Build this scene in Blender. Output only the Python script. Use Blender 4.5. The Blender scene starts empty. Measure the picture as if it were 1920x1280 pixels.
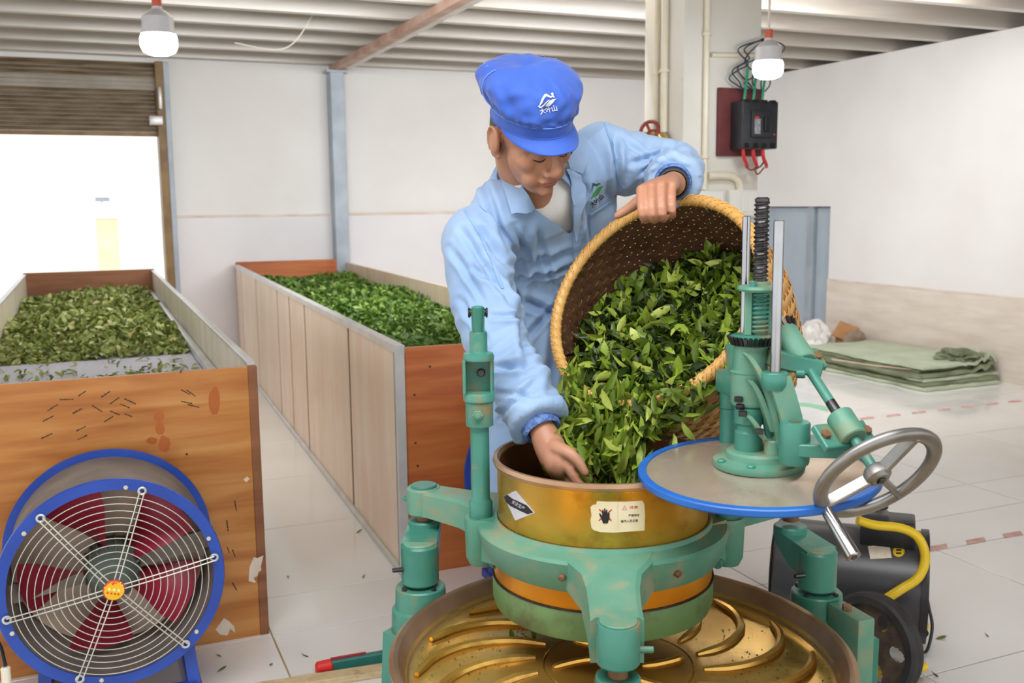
import bpy, bmesh, math, random
import numpy as np
from math import sin, cos, radians, pi, hypot, atan2
from mathutils import Vector, Matrix, noise
from mathutils.bvhtree import BVHTree
from mathutils.geometry import delaunay_2d_cdt
random.seed(7); RNG = np.random.default_rng(11)
SC = bpy.context.scene; COL = SC.collection

# ------------------------------------------------------------------ camera
FPX = 1850.0; CAMH = 1.30; PITCH = radians(8.0); ROLL = radians(-0.6)
_fw = np.array([0, cos(PITCH), -sin(PITCH)]); _rt = np.array([1., 0, 0]); _up = np.cross(_rt, _fw)
CR = cos(ROLL)*_rt + sin(ROLL)*_up; CU = -sin(ROLL)*_rt + cos(ROLL)*_up; CF = _fw
CC = np.array([0, 0, CAMH])
cam_d = bpy.data.cameras.new('camera'); cam = bpy.data.objects.new('camera', cam_d); COL.objects.link(cam)
cam_d.sensor_width = 36.0; cam_d.lens = 36.0*FPX/1920.0; cam_d.clip_end = 200; cam_d.clip_start = .05
cam.matrix_world = Matrix(((CR[0], CU[0], -CF[0], 0), (CR[1], CU[1], -CF[1], 0), (CR[2], CU[2], -CF[2], CAMH), (0, 0, 0, 1)))
cam_d.dof.use_dof = True; cam_d.dof.focus_distance = 2.05; cam_d.dof.aperture_fstop = 6.3
SC.camera = cam
SC.cycles.max_bounces = 7; SC.cycles.diffuse_bounces = 4; SC.cycles.glossy_bounces = 3; SC.cycles.transmission_bounces = 4
SC.cycles.caustics_reflective = False; SC.cycles.caustics_refractive = False; SC.cycles.adaptive_threshold = .04

# ------------------------------------------------------------------ world, exposure
SC.view_settings.view_transform = 'Standard'; SC.view_settings.look = 'None'
SC.view_settings.gamma = 1.0; SC.view_settings.use_curve_mapping = False
SC.view_settings.exposure = 0.48
W = bpy.data.worlds.new('world'); SC.world = W; W.use_nodes = True
_bg = W.node_tree.nodes['Background']; _bg.inputs['Color'].default_value = (0.97, 0.985, 1.0, 1); _bg.inputs['Strength'].default_value = 1.25
def area(name, u, v, z, su, sv, du, dv, dz, watt, col=(.985, .99, 1)):
    d = bpy.data.lights.new(name, 'AREA'); d.shape = 'RECTANGLE'; d.size = su; d.size_y = sv; d.energy = watt; d.color = col
    o = bpy.data.objects.new(name, d); COL.objects.link(o); t = radians(23.1)
    o.location = (u*cos(t)-v*sin(t), u*sin(t)+v*cos(t), z)
    o.rotation_euler = Vector((du*cos(t)-dv*sin(t), du*sin(t)+dv*cos(t), dz)).to_track_quat('-Z', 'Y').to_euler(); return o
area('fill_light_back', 2.4, 4.4, 2.42, 4.5, .5, .1, 1, -.36, 112)  # unseen area light added below the joists to brighten the back wall
area('fill_light_front', 0.3, 1.0, 2.42, 2.4, .7, .25, .45, -1, 38)  # unseen overhead area light added to give the foreground direction and contrast

# ------------------------------------------------------------------ maths helpers
TH = radians(23.1); CT, ST = cos(TH), sin(TH)      # the hall is turned against the camera heading
def xy(u, v, z=0.0): return Vector((u*CT - v*ST, u*ST + v*CT, z))
def ray(x, y): return CF + CR*((x-960)/FPX) - CU*((y-640)/FPX)
def at(x, y, Y):
    d = ray(x, y); return Vector(CC + d*(Y/d[1]))
def pix(p):
    v = np.asarray(p, float)-CC; k = v@CF
    return 960+FPX*(v@CR)/k, 640-FPX*(v@CU)/k
def S(r, g, b):
    f = lambda c: (c/255/12.92) if c <= 10.3 else ((c/255+.055)/1.055)**2.4
    return (f(r), f(g), f(b), 1.0)
def lerp(a, b, t): return a+(b-a)*t
def vlerp(a, b, t): return Vector(a).lerp(Vector(b), t)
def spline(pts, n):
    """Catmull-Rom through pts (any dimension), n samples."""
    P = [np.array(p, float) for p in pts]; P = [2*P[0]-P[1]]+P+[2*P[-1]-P[-2]]
    out = []; m = len(P)-3
    for i in range(n):
        t = i/(n-1)*m; k = min(int(t), m-1); t -= k
        a, b, c, d = P[k:k+4]
        out.append(.5*((2*b)+(c-a)*t+(2*a-5*b+4*c-d)*t*t+(3*b-a-3*c+d)*t**3))
    return out

# ------------------------------------------------------------------ materials
def _nt(name):
    m = bpy.data.materials.new(name); m.use_nodes = True
    nt = m.node_tree; return m, nt, nt.nodes['Principled BSDF']
def mat(name, c1, c2=None, rough=.5, metal=0., scale=6., lo=.35, hi=.65, detail=4., stretch=(1, 1, 1), bump=0., bscale=80., bstretch=None,
        dirt=None, dscale=4., dlo=.55, dhi=.7, drough=.8, spec=.5, coat=0., sheen=0., rvar=0., emit=None, estr=0., trans=0., alpha=1., sss=0.):
    """Noise-mottled principled material in object coordinates; dirt = a third colour in sharper patches."""
    m, nt, b = _nt(name); N = nt.nodes; L = nt.links
    b.inputs['Roughness'].default_value = rough; b.inputs['Metallic'].default_value = metal
    b.inputs['Specular IOR Level'].default_value = spec; b.inputs['Coat Weight'].default_value = coat
    b.inputs['Sheen Weight'].default_value = sheen
    if trans: b.inputs['Transmission Weight'].default_value = trans
    if sss: b.inputs['Subsurface Weight'].default_value = sss; b.inputs['Subsurface Radius'].default_value = (.012, .005, .003)
    b.inputs['Alpha'].default_value = alpha
    if emit: b.inputs['Emission Color'].default_value = emit; b.inputs['Emission Strength'].default_value = estr
    tc = N.new('ShaderNodeTexCoord'); mp = N.new('ShaderNodeMapping'); L.new(tc.outputs['Object'], mp.inputs['Vector'])
    mp.inputs['Scale'].default_value = stretch
    col = None
    if c2 is None: b.inputs['Base Color'].default_value = c1
    else:
        n = N.new('ShaderNodeTexNoise'); n.inputs['Scale'].default_value = scale; n.inputs['Detail'].default_value = detail
        L.new(mp.outputs[0], n.inputs['Vector'])
        r = N.new('ShaderNodeValToRGB'); r.color_ramp.elements[0].position = lo; r.color_ramp.elements[1].position = hi
        r.color_ramp.elements[0].color = c1; r.color_ramp.elements[1].color = c2
        L.new(n.outputs['Fac'], r.inputs['Fac']); col = r.outputs['Color']
        if rvar:
            mr = N.new('ShaderNodeMapRange'); mr.inputs['To Min'].default_value = max(0, rough-rvar); mr.inputs['To Max'].default_value = min(1, rough+rvar)
            mr.inputs['From Min'].default_value = .3; mr.inputs['From Max'].default_value = .7
            L.new(n.outputs['Fac'], mr.inputs['Value']); L.new(mr.outputs[0], b.inputs['Roughness'])
    if dirt is not None:
        n2 = N.new('ShaderNodeTexNoise'); n2.inputs['Scale'].default_value = dscale; n2.inputs['Detail'].default_value = 8; n2.inputs['Roughness'].default_value = .65
        L.new(tc.outputs['Object'], n2.inputs['Vector'])
        r2 = N.new('ShaderNodeValToRGB'); r2.color_ramp.elements[0].position = dlo; r2.color_ramp.elements[1].position = dhi
        L.new(n2.outputs['Fac'], r2.inputs['Fac'])
        mx = N.new('ShaderNodeMixRGB'); L.new(r2.outputs['Color'], mx.inputs['Fac']); mx.inputs['Color2'].default_value = dirt
        if col is None: mx.inputs['Color1'].default_value = c1
        else: L.new(col, mx.inputs['Color1'])
        col = mx.outputs['Color']
        if not rvar:
            mr = N.new('ShaderNodeMapRange'); mr.inputs['To Min'].default_value = rough; mr.inputs['To Max'].default_value = drough
            L.new(r2.outputs['Color'], mr.inputs['Value']); L.new(mr.outputs[0], b.inputs['Roughness'])
    if col is not None: L.new(col, b.inputs['Base Color'])
    if bump:
        nb = N.new('ShaderNodeTexNoise'); nb.inputs['Scale'].default_value = bscale; nb.inputs['Detail'].default_value = 3
        if bstretch:
            m2 = N.new('ShaderNodeMapping'); m2.inputs['Scale'].default_value = bstretch; L.new(tc.outputs['Object'], m2.inputs['Vector']); L.new(m2.outputs[0], nb.inputs['Vector'])
        else: L.new(tc.outputs['Object'], nb.inputs['Vector'])
        bp = N.new('ShaderNodeBump'); bp.inputs['Strength'].default_value = bump; bp.inputs['Distance'].default_value = .01
        L.new(nb.outputs['Fac'], bp.inputs['Height']); L.new(bp.outputs[0], b.inputs['Normal'])
    return m
def wood(name, c1, c2, c3, rough=.4, grain=(1.2, 1, 14), knots=0., stain=None, coat=.2):
    """Plywood: long stretched grain, broad blotches, optional dark stain patches."""
    m, nt, b = _nt(name); N = nt.nodes; L = nt.links
    b.inputs['Roughness'].default_value = rough; b.inputs['Coat Weight'].default_value = coat; b.inputs['Coat Roughness'].default_value = .25
    tc = N.new('ShaderNodeTexCoord'); mp = N.new('ShaderNodeMapping'); mp.inputs['Scale'].default_value = grain; L.new(tc.outputs['Object'], mp.inputs['Vector'])
    n = N.new('ShaderNodeTexNoise'); n.inputs['Scale'].default_value = 1.6; n.inputs['Detail'].default_value = 7; n.inputs['Distortion'].default_value = .5; L.new(mp.outputs[0], n.inputs['Vector'])
    r = N.new('ShaderNodeValToRGB'); e = r.color_ramp.elements; e[0].position = .32; e[0].color = c1; e[1].position = .72; e[1].color = c3
    k = e.new(.52); k.color = c2; L.new(n.outputs['Fac'], r.inputs['Fac']); col = r.outputs['Color']
    if stain is not None:
        n2 = N.new('ShaderNodeTexNoise'); n2.inputs['Scale'].default_value = 2.1; n2.inputs['Detail'].default_value = 3
        m2 = N.new('ShaderNodeMapping'); m2.inputs['Scale'].default_value = (1, 1, 1.7); L.new(tc.outputs['Object'], m2.inputs['Vector']); L.new(m2.outputs[0], n2.inputs['Vector'])
        r2 = N.new('ShaderNodeValToRGB'); r2.color_ramp.elements[0].position = .55; r2.color_ramp.elements[1].position = .75; L.new(n2.outputs['Fac'], r2.inputs['Fac'])
        mx = N.new('ShaderNodeMixRGB'); mx.blend_type = 'MULTIPLY'; mx.inputs['Color2'].default_value = stain
        L.new(r2.outputs['Color'], mx.inputs['Fac']); L.new(col, mx.inputs['Color1']); col = mx.outputs['Color']
    L.new(col, b.inputs['Base Color'])
    bp = N.new('ShaderNodeBump'); bp.inputs['Strength'].default_value = .12; bp.inputs['Distance'].default_value = .004; L.new(n.outputs['Fac'], bp.inputs['Height']); L.new(bp.outputs[0], b.inputs['Normal'])
    return m
def toned(name, stops, rough=.45, spec=.5, trans=0.):
    """Colour picked per leaf from the 'tone' attribute stored on the mesh."""
    m, nt, b = _nt(name); N = nt.nodes; L = nt.links
    a = N.new('ShaderNodeAttribute'); a.attribute_name = 'tone'
    r = N.new('ShaderNodeValToRGB'); e = r.color_ramp.elements
    e[0].position, e[0].color = stops[0]; e[1].position, e[1].color = stops[-1]
    for p, c in stops[1:-1]:
        k = e.new(p); k.color = c
    L.new(a.outputs['Fac'], r.inputs['Fac']); L.new(r.outputs['Color'], b.inputs['Base Color'])
    b.inputs['Roughness'].default_value = rough; b.inputs['Specular IOR Level'].default_value = spec
    if trans:
        t = N.new('ShaderNodeBsdfTranslucent'); L.new(r.outputs['Color'], t.inputs['Color'])
        mx = N.new('ShaderNodeMixShader'); mx.inputs['Fac'].default_value = trans
        L.new(b.outputs[0], mx.inputs[1]); L.new(t.outputs[0], mx.inputs[2]); L.new(mx.outputs[0], N['Material Output'].inputs['Surface'])
    return m

# ------------------------------------------------------------------ mesh helpers
WM = {}                                  # world matrices of parents
def frame(axis, hint=(0, 0, 1)):
    a = Vector(axis).normalized(); h = Vector(hint)
    if abs(a.dot(h.normalized())) > .97: h = Vector((1, 0, 0)) if abs(a.x) < .9 else Vector((0, 1, 0))
    x = h.cross(a).normalized(); y = a.cross(x); return x, y, a
class MB:
    def __init__(s): s.v = []; s.f = []
    def add(s, vs, fs):
        o = len(s.v); s.v += [Vector(p) for p in vs]; s.f += [tuple(i+o for i in f) for f in fs]; return s
    def box(s, c, size, rot=None, bev=0.):
        bm = bmesh.new(); bmesh.ops.create_cube(bm, size=1.0)
        bmesh.ops.scale(bm, vec=Vector(size), verts=bm.verts)
        if bev: bmesh.ops.bevel(bm, geom=list(bm.edges), offset=bev, segments=2 if bev > .004 else 1, affect='EDGES', profile=.5)
        M = Matrix.Translation(Vector(c)) @ (rot.to_4x4() if rot is not None else Matrix())
        bm.verts.index_update()
        s.add([M @ v.co for v in bm.verts], [[v.index for v in f.verts] for f in bm.faces]); bm.free(); return s
    def bar(s, a, b, w, h, hint=(0, 0, 1), bev=0.):
        a, b = Vector(a), Vector(b); x, y, z = frame(b-a, hint)
        return s.box((a+b)/2, (w, h, (b-a).length), Matrix((x, y, z)).transposed(), bev)
    def lathe(s, prof, o, axis=(0, 0, 1), seg=32, a0=0., a1=2*pi, hint=(0, 0, 1)):
        x, y, z = frame(axis, hint); o = Vector(o); full = abs(a1-a0-2*pi) < 1e-6
        n = seg if full else seg+1; vs = []; fs = []; rows = []
        for r, h in prof:
            if r < 1e-6: rows.append([len(vs)]); vs.append(o+z*h); continue
            row = []
            for i in range(n):
                a = a0+(a1-a0)*i/seg; row.append(len(vs)); vs.append(o+z*h+x*(r*cos(a))+y*(r*sin(a)))
            rows.append(row)
        for A, B in zip(rows, rows[1:]):
            for i in range(seg):
                j = (i+1) % n
                if len(A) == 1 and len(B) == 1: continue
                if len(A) == 1: fs.append((A[0], B[j], B[i]))
                elif len(B) == 1: fs.append((A[i], A[j], B[0]))
                else: fs.append((A[i], A[j], B[j], B[i]))
        return s.add(vs, fs)
    def cyl(s, p0, p1, r0, r1=None, seg=28, bev=.0015, hint=(0, 0, 1)):
        r1 = r0 if r1 is None else r1; p0, p1 = Vector(p0), Vector(p1); L = (p1-p0).length; b = min(bev, r0*.4, r1*.4, L*.3)
        return s.lathe([(0, 0), (r0-b, 0), (r0, b), (r1, L-b), (r1-b, L), (0, L)], p0, p1-p0, seg, hint=hint)
    def tube(s, pts, r, seg=10, caps=True, closed=False):
        pts = [Vector(p) for p in pts]; n = len(pts); rr = r if hasattr(r, '__len__') else [r]*n
        tang = []
        for i in range(n):
            a = pts[(i-1) % n] if closed or i > 0 else pts[i]; b = pts[(i+1) % n] if closed or i < n-1 else pts[i]
            tang.append((b-a).normalized())
        x, y, _ = frame(tang[0]); vs = []; fs = []
        for i in range(n):
            if i:
                ax = tang[i-1].cross(tang[i])
                if ax.length > 1e-7:
                    R = Matrix.Rotation(tang[i-1].angle(tang[i]), 3, ax.normalized()); x = R @ x; y = R @ y
            for k in range(seg):
                a = 2*pi*k/seg; vs.append(pts[i]+(x*cos(a)+y*sin(a))*rr[i])
        m = n if closed else n-1
        for i in range(m):
            for k in range(seg):
                k2 = (k+1) % seg; i2 = (i+1) % n
                fs.append((i*seg+k, i*seg+k2, i2*seg+k2, i2*seg+k))
        if caps and not closed:
            fs.append(tuple(range(seg))[::-1]); fs.append(tuple((n-1)*seg+k for k in range(seg)))
        return s.add(vs, fs)
    def loft(s, rings, caps=True):
        n = len(rings[0]); vs = [p for r in rings for p in r]; fs = []
        for i in range(len(rings)-1):
            for k in range(n):
                k2 = (k+1) % n; fs.append((i*n+k, i*n+k2, (i+1)*n+k2, (i+1)*n+k))
        if caps: fs.append(tuple(range(n))[::-1]); fs.append(tuple((len(rings)-1)*n+k for k in range(n)))
        return s.add(vs, fs)
    def ball(s, c, r, rot=None, u=20, v=12):
        r = (r, r, r) if not hasattr(r, '__len__') else r; c = Vector(c); vs = []; fs = []
        for j in range(v+1):
            t = pi*j/v
            for i in range(u):
                a = 2*pi*i/u; p = Vector((r[0]*sin(t)*cos(a), r[1]*sin(t)*sin(a), r[2]*cos(t)))
                vs.append(c+(rot @ p if rot is not None else p))
        for j in range(v):
            for i in range(u): fs.append((j*u+i, (j+1)*u+i, (j+1)*u+(i+1) % u, j*u+(i+1) % u))
        return s.add(vs, fs)
    def prism(s, poly, o, x, y, depth):
        """2-D outline in plane (x, y) at o, extruded along x cross y by depth (centred)."""
        o, x, y = Vector(o), Vector(x).normalized(), Vector(y).normalized(); z = x.cross(y); n = len(poly)
        vs = [o+x*a+y*b-z*(depth/2) for a, b in poly]+[o+x*a+y*b+z*(depth/2) for a, b in poly]
        fs = [tuple(range(n))[::-1], tuple(range(n, 2*n))]+[(i, (i+1) % n, n+(i+1) % n, n+i) for i in range(n)]
        return s.add(vs, fs)
    def build(s, name, m, parent=None, ang=35, tone=None, origin=None):
        M = WM[parent.name].inverted() if parent is not None else (Matrix.Translation(-Vector(origin)) if origin is not None else Matrix())
        me = bpy.data.meshes.new(name); me.from_pydata([M @ p for p in s.v], [], s.f); me.validate()
        bm = bmesh.new(); bm.from_mesh(me); bmesh.ops.remove_doubles(bm, verts=bm.verts, dist=1e-6); bmesh.ops.recalc_face_normals(bm, faces=bm.faces); bm.to_mesh(me); bm.free()
        o = link(name, me, m, parent, ang)
        if origin is not None and parent is None: o.location = Vector(origin); WM[o.name] = Matrix.Translation(Vector(origin))
        return o
def link(name, me, m, parent=None, ang=35, M=None):
    if m is not None:
        me.materials.clear()
        for k in (m if isinstance(m, (list, tuple)) else [m]): me.materials.append(k)
    if ang is not None:
        me.polygons.foreach_set('use_smooth', [True]*len(me.polygons)); me.set_sharp_from_angle(angle=radians(ang))
    o = bpy.data.objects.new(name, me); COL.objects.link(o)
    if parent is not None: o.parent = parent
    WM[o.name] = (WM[parent.name] if parent is not None else Matrix()) @ (M if M is not None else Matrix())
    if M is not None: o.matrix_basis = M
    return o
def tag(o, label, cat, group=None, kind=None):
    o['label'] = label; o['category'] = cat
    if group: o['group'] = group
    if kind: o['kind'] = kind
    return o
def struct(o, label=None):
    o['kind'] = 'structure'
    if label: o['label'] = label
    return o
def thing(name, label, cat, loc=(0, 0, 0), rz=0., group=None):
    o = bpy.data.objects.new(name, None); COL.objects.link(o); o.location = loc; o.rotation_euler = (0, 0, rz); o.empty_display_size = .05
    WM[o.name] = Matrix.Translation(Vector(loc)) @ Matrix.Rotation(rz, 4, 'Z')
    return tag(o, label, cat, group)
def place(name, me, parent, M, m=None):
    """another object sharing mesh data, placed in its parent's space."""
    o = bpy.data.objects.new(name, me); COL.objects.link(o); o.parent = parent; o.matrix_basis = M
    WM[o.name] = (WM[parent.name] if parent else Matrix()) @ M; return o
def bvh_of(*objs):
    vs = []; fs = []
    for o in objs:
        n = len(vs); M = WM[o.name]; vs += [M @ v.co for v in o.data.vertices]; fs += [tuple(i+n for i in p.vertices) for p in o.data.polygons]
    return BVHTree.FromPolygons(vs, fs)
def drape(polys, bvh, off=.001, th=.0008, step=12., origin=None):
    """Thin patches that lie on a surface: outlines given where the surface is seen, dropped on it, offset along its normal."""
    mb = MB()
    for poly in polys:
        pts = []; n = len(poly)
        for i in range(n):
            a = np.array(poly[i], float); b = np.array(poly[(i+1) % n], float); k = max(1, int(np.linalg.norm(b-a)/step))
            pts += [tuple(a+(b-a)*j/k) for j in range(k)]
        n = len(pts); edges = [(i, (i+1) % n) for i in range(n)]
        xs = [p[0] for p in pts]; ys = [p[1] for p in pts]; inner = []
        gx = min(xs)+step*.5
        while gx < max(xs):
            gy = min(ys)+step*.5
            while gy < max(ys): inner.append((gx, gy)); gy += step
            gx += step
        vs, _, tr, _, _, _ = delaunay_2d_cdt([Vector(p) for p in pts+inner], edges, [], 1, 1e-4)
        H = []; last = None
        for p in vs:
            d = Vector(ray(p[0], p[1])).normalized(); loc, nor, _, _ = bvh.ray_cast(Vector(CC), d)
            if loc is None: H.append(None)
            else:
                if nor.dot(d) > 0: nor = -nor
                H.append((loc, nor, (loc-Vector(CC)).length))
        good = [h for h in H if h]
        if not good: continue
        md = sorted(h[2] for h in good)[len(good)//2]
        top = []; bot = []
        for p, h in zip(vs, H):
            if h is None or abs(h[2]-md) > .12:
                near = min((q for q in zip(vs, H) if q[1] and abs(q[1][2]-md) <= .12), key=lambda q: (q[0]-p).length, default=None)
                d = Vector(ray(p[0], p[1])).normalized(); dd = near[1][2] if near else md; h = (Vector(CC)+d*dd, near[1][1] if near else -d, dd)
            top.append(h[0]+h[1]*off); bot.append(h[0]+h[1]*(off-th))
        m = len(top); fs = [tuple(t) for t in tr]+[tuple(i+m for i in t)[::-1] for t in tr]
        cnt = {}
        for t in tr:
            for i in range(3):
                e = (t[i], t[(i+1) % 3]); cnt[e] = 1
        for (i, j) in list(cnt):
            if (j, i) not in cnt: fs.append((j, i, i+m, j+m))
        mb.add(top+bot, fs)
    return mb
def text_polys(body, cx, cy, h, ang=0., sx=1., shear=0., center=True):
    """glyph triangles of a text line, centred on (cx, cy) with cap height h, turned by ang (degrees)."""
    cu = bpy.data.curves.new('t', 'FONT'); cu.body = body; cu.align_x = 'CENTER'; cu.align_y = 'CENTER'; cu.size = h; cu.resolution_u = 2
    o = bpy.data.objects.new('t', cu); COL.objects.link(o)
    me = bpy.data.meshes.new_from_object(o.evaluated_get(bpy.context.evaluated_depsgraph_get()))
    vs = [v.co.copy() for v in me.vertices]; out = []
    a = radians(ang)
    def T(p):
        x = p.x*sx+shear*p.y; y = -p.y; return (cx+x*cos(a)-y*sin(a), cy+x*sin(a)+y*cos(a))
    for p in me.polygons: out.append([T(vs[i]) for i in p.vertices])
    bpy.data.objects.remove(o); bpy.data.curves.remove(cu); bpy.data.meshes.remove(me)
    return out
def remesh(mb, voxel, smooth=3, fac=.5):
    me = bpy.data.meshes.new('tmp'); me.from_pydata([tuple(p) for p in mb.v], [], mb.f); me.validate()
    bm = bmesh.new(); bm.from_mesh(me); bmesh.ops.recalc_face_normals(bm, faces=bm.faces); bm.to_mesh(me); bm.free()
    o = bpy.data.objects.new('tmp', me); COL.objects.link(o)
    r = o.modifiers.new('r', 'REMESH'); r.mode = 'VOXEL'; r.voxel_size = voxel
    if smooth: k = o.modifiers.new('s', 'SMOOTH'); k.iterations = smooth; k.factor = fac
    out = bpy.data.meshes.new_from_object(o.evaluated_get(bpy.context.evaluated_depsgraph_get()))
    bpy.data.objects.remove(o); bpy.data.meshes.remove(me)
    return out
# ================================================================== the hall
RZ = Matrix.Rotation(TH, 3, 'Z')
def ubox(mb, u0, u1, v0, v1, z0, z1, bev=0.):
    return mb.box(xy((u0+u1)/2, (v0+v1)/2, (z0+z1)/2), (abs(u1-u0), abs(v1-v0), abs(z1-z0)), RZ, bev)
M_wall = mat('white_plaster', S(226, 223, 220), S(233, 231, 229), rough=.85, scale=1.2, bump=.05, bscale=40)
M_walllow = mat('white_wall_panel', S(222, 220, 222), S(230, 228, 229), rough=.6, scale=1.5)
M_ledge = mat('stained_ledge', S(214, 196, 182), S(228, 216, 206), rough=.8, scale=5)
M_wains = mat('beige_wainscot', S(214, 200, 186), S(226, 215, 204), rough=.5, scale=3, stretch=(1, 1, 5))
M_tile = mat('ivory_floor_tile', S(238, 235, 230), S(243, 241, 238), rough=.10, scale=2.2, spec=.6, rvar=.04, dirt=S(204, 184, 156), dscale=2.4, dlo=.66, dhi=.82, drough=.35)
M_grout = mat('ochre_grout', S(176, 142, 92), S(200, 178, 146), rough=.9, scale=3)
M_deck = mat('galvanised_deck', S(186, 176, 164), S(210, 205, 198), rough=.38, metal=.2, scale=3, stretch=(6, .3, 1))
M_joist = mat('galvanised_joist', S(188, 178, 166), S(208, 203, 196), rough=.35, metal=.2, scale=2, stretch=(.5, 6, 6))
M_red = mat('red_oxide_beam', S(172, 132, 112), S(196, 166, 150), rough=.6, scale=5)
M_steel = mat('grey_blue_steel', S(152, 162, 172), S(172, 181, 190), rough=.5, metal=.2, scale=5)
M_pillar = mat('cream_pillar_paint', S(222, 217, 206), S(229, 226, 219), rough=.7, scale=3, dirt=S(178, 160, 130), dscale=9, dlo=.68, dhi=.8)
M_pvc = mat('ivory_pvc', S(228, 218, 192), S(236, 228, 208), rough=.35, scale=10)
M_brown = mat('brown_door_frame', S(112, 84, 44), S(140, 110, 66), rough=.5, scale=8)
M_shut = mat('bronze_shutter', S(112, 92, 64), S(150, 132, 106), rough=.35, metal=.4, scale=4, stretch=(1, 1, 8))
M_shut2 = mat('pale_shutter_slat', S(170, 160, 144), S(190, 182, 170), rough=.4, metal=.3, scale=4)
M_out = mat('sunlit_concrete', S(236, 234, 226), S(244, 242, 236), rough=.9, scale=1)
M_doorp = mat('blue_grey_door_panel', S(158, 172, 184), S(174, 187, 198), rough=.45, scale=2)
M_black = mat('black_plastic', S(34, 34, 38), S(48, 48, 54), rough=.45, scale=12)

# floor: slab, tiles laid one by one in view
B0, B1 = -2.0, 8.45
f = MB(); ubox(f, -4.5, 7.1, -3.5, 8.6, -.14, -.006); ubox(f, -4.5, 7.1, -3.5, 1.19, -.01, 0); ubox(f, -4.5, -1.965, 1.19, 8.45, -.01, 0)
floor = struct(f.build('floor', M_grout), 'ivory tiled floor with ochre joints')
UL = [-1.96+.8*k for k in range(10)]; UL = [u for u in UL if u < 5.9]+[5.93]
VL = [1.19, 1.91, 2.63, 2.92, 3.22, 3.94, 4.68, 5.42, 6.16, 6.90, 7.64, 8.45]
_tm = {}
for i in range(len(UL)-1):
    for j in range(len(VL)-1):
        du, dv = UL[i+1]-UL[i]-.005, VL[j+1]-VL[j]-.005; key = (round(du, 3), round(dv, 3))
        M = Matrix.Translation(xy((UL[i]+UL[i+1])/2, (VL[j]+VL[j+1])/2, -.003)) @ Matrix.Rotation(TH, 4, 'Z')
        if key not in _tm:
            t = MB(); t.box((0, 0, 0), (du, dv, .0062), None, .0012); o = t.build('floor_tile', M_tile); _tm[key] = o.data; bpy.data.objects.remove(o)
        place('floor_tile', _tm[key], floor, M)

# back wall with the shutter opening
f = MB(); ubox(f, .66, 7.1, 8.45, 8.65, 1.22, 2.72); ubox(f, -1.75, .66, 8.45, 8.65, 2.42, 2.72); ubox(f, -4.5, -1.75, 8.45, 8.65, 0, 2.72)
wall_back = struct(f.build('wall_back', M_wall), 'white plastered back wall')
f = MB(); ubox(f, .66, 5.93, 8.425, 8.65, 0, 1.212, .004); f.build('lower_panel', M_walllow, wall_back)
f = MB(); ubox(f, .66, 5.93, 8.42, 8.5, 1.205, 1.225, .003); f.build('ledge', M_ledge, wall_back)
f = MB(); ubox(f, 1.93, 2.045, 8.30, 8.445, 0, 2.40, .004); ubox(f, 1.90, 2.075, 8.28, 8.445, 2.385, 2.405); tag(f.build('wall_column', M_steel), 'grey steel column standing against the white back wall', 'column', kind='structure')
# door frame + shutter
f = MB(); ubox(f, .565, .625, 8.36, 8.62, 0, 2.42, .004)
trim = struct(f.build('trim_1', M_brown), 'brown metal guide rail beside the shutter opening')
f = MB(); ubox(f, .625, .665, 8.38, 8.64, 0, 2.42, .003); struct(f.build('trim_2', M_steel), 'grey steel edge of the shutter opening')
f = MB(); ubox(f, -1.75, -1.69, 8.36, 8.62, 0, 2.42, .004); struct(f.build('trim_3', M_brown), 'brown metal guide rail at far end of shutter opening')
sh = thing('roller_shutter', 'half-open bronze roller shutter of horizontal slats above the bright doorway', 'shutter', xy(-.56, 8.45, 1.9), TH)
f = MB(); 
prof = [(0, 0), (.012, .004), (.016, .014), (.012, .026), (.0, .032), (-.008, .028), (-.008, .004)]
nsl = 17; z0 = 1.885
for k in range(nsl):
    g = MB(); poly = [(a, b) for a, b in prof]
    c = xy(-.565, 8.47, z0+k*.0325); g.prism([(-a, b) for a, b in poly], c, xy(0, 1, 0), (0, 0, 1), 2.28)
    g.build('slat', M_shut2 if 10 <= k <= 12 else M_shut, sh)
g = MB(); ubox(g, -1.70, .57, 8.45, 8.50, z0-.035, z0-.002, .004); g.build('bottom_bar', M_brown, sh)
g = MB(); g.cyl(xy(-1.75, 8.78, 2.52), xy(.6, 8.78, 2.52), .09); g.build('roller', M_shut, sh)
g = MB(); ubox(g, .50, .60, 8.31, 8.37, 1.93, 2.0, .006); ubox(g, .575, .60, 8.3, 8.36, 2.05, 2.22, .006); g.build('lock_plate', mat('bare_metal_lock', S(196, 192, 190), rough=.4, metal=.5), sh)

# right wall with recess, wainscot
f = MB(); RW = 5.93
ubox(f, RW, RW+.15, -1.0, 6.84, 0, 2.45); ubox(f, RW, RW+.15, 7.92, 8.6, 0, 2.45); ubox(f, RW, RW+.15, 6.84, 7.92, 1.24, 2.45)
wall_right = struct(f.build('wall_right', M_wall), 'white side wall ending below the joists')
f = MB(); ubox(f, RW-.012, RW+.02, -1.0, 6.84, 0, .60); f.build('wainscot', M_wains, wall_right)
f = MB(); ubox(f, RW-.016, RW+.02, -1.0, 6.84, .60, .612); f.build('wainscot_cap', M_ledge, wall_right)
f = MB(); ubox(f, RW+1.0, RW+1.15, -1, 8.6, 0, 2.8); struct(f.build('wall_outer', M_wall), 'white outer wall behind the low side wall')
f = MB(); ubox(f, RW+.13, RW+.16, 6.80, 7.96, 0, 1.28); ubox(f, RW+.05, RW+.14, 7.12, 7.20, 0, 1.24, .003); d = struct(f.build('door_1', M_steel), 'grey metal door in the side wall recess')
f = MB(); ubox(f, RW+.09, RW+.13, 6.85, 7.115, .02, 1.23, .004); f.build('door_panel', M_doorp, d)
f = MB(); ubox(f, RW+.09, RW+.13, 7.205, 7.91, .02, 1.23, .004); f.build('door_panel', M_doorp, d)

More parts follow.
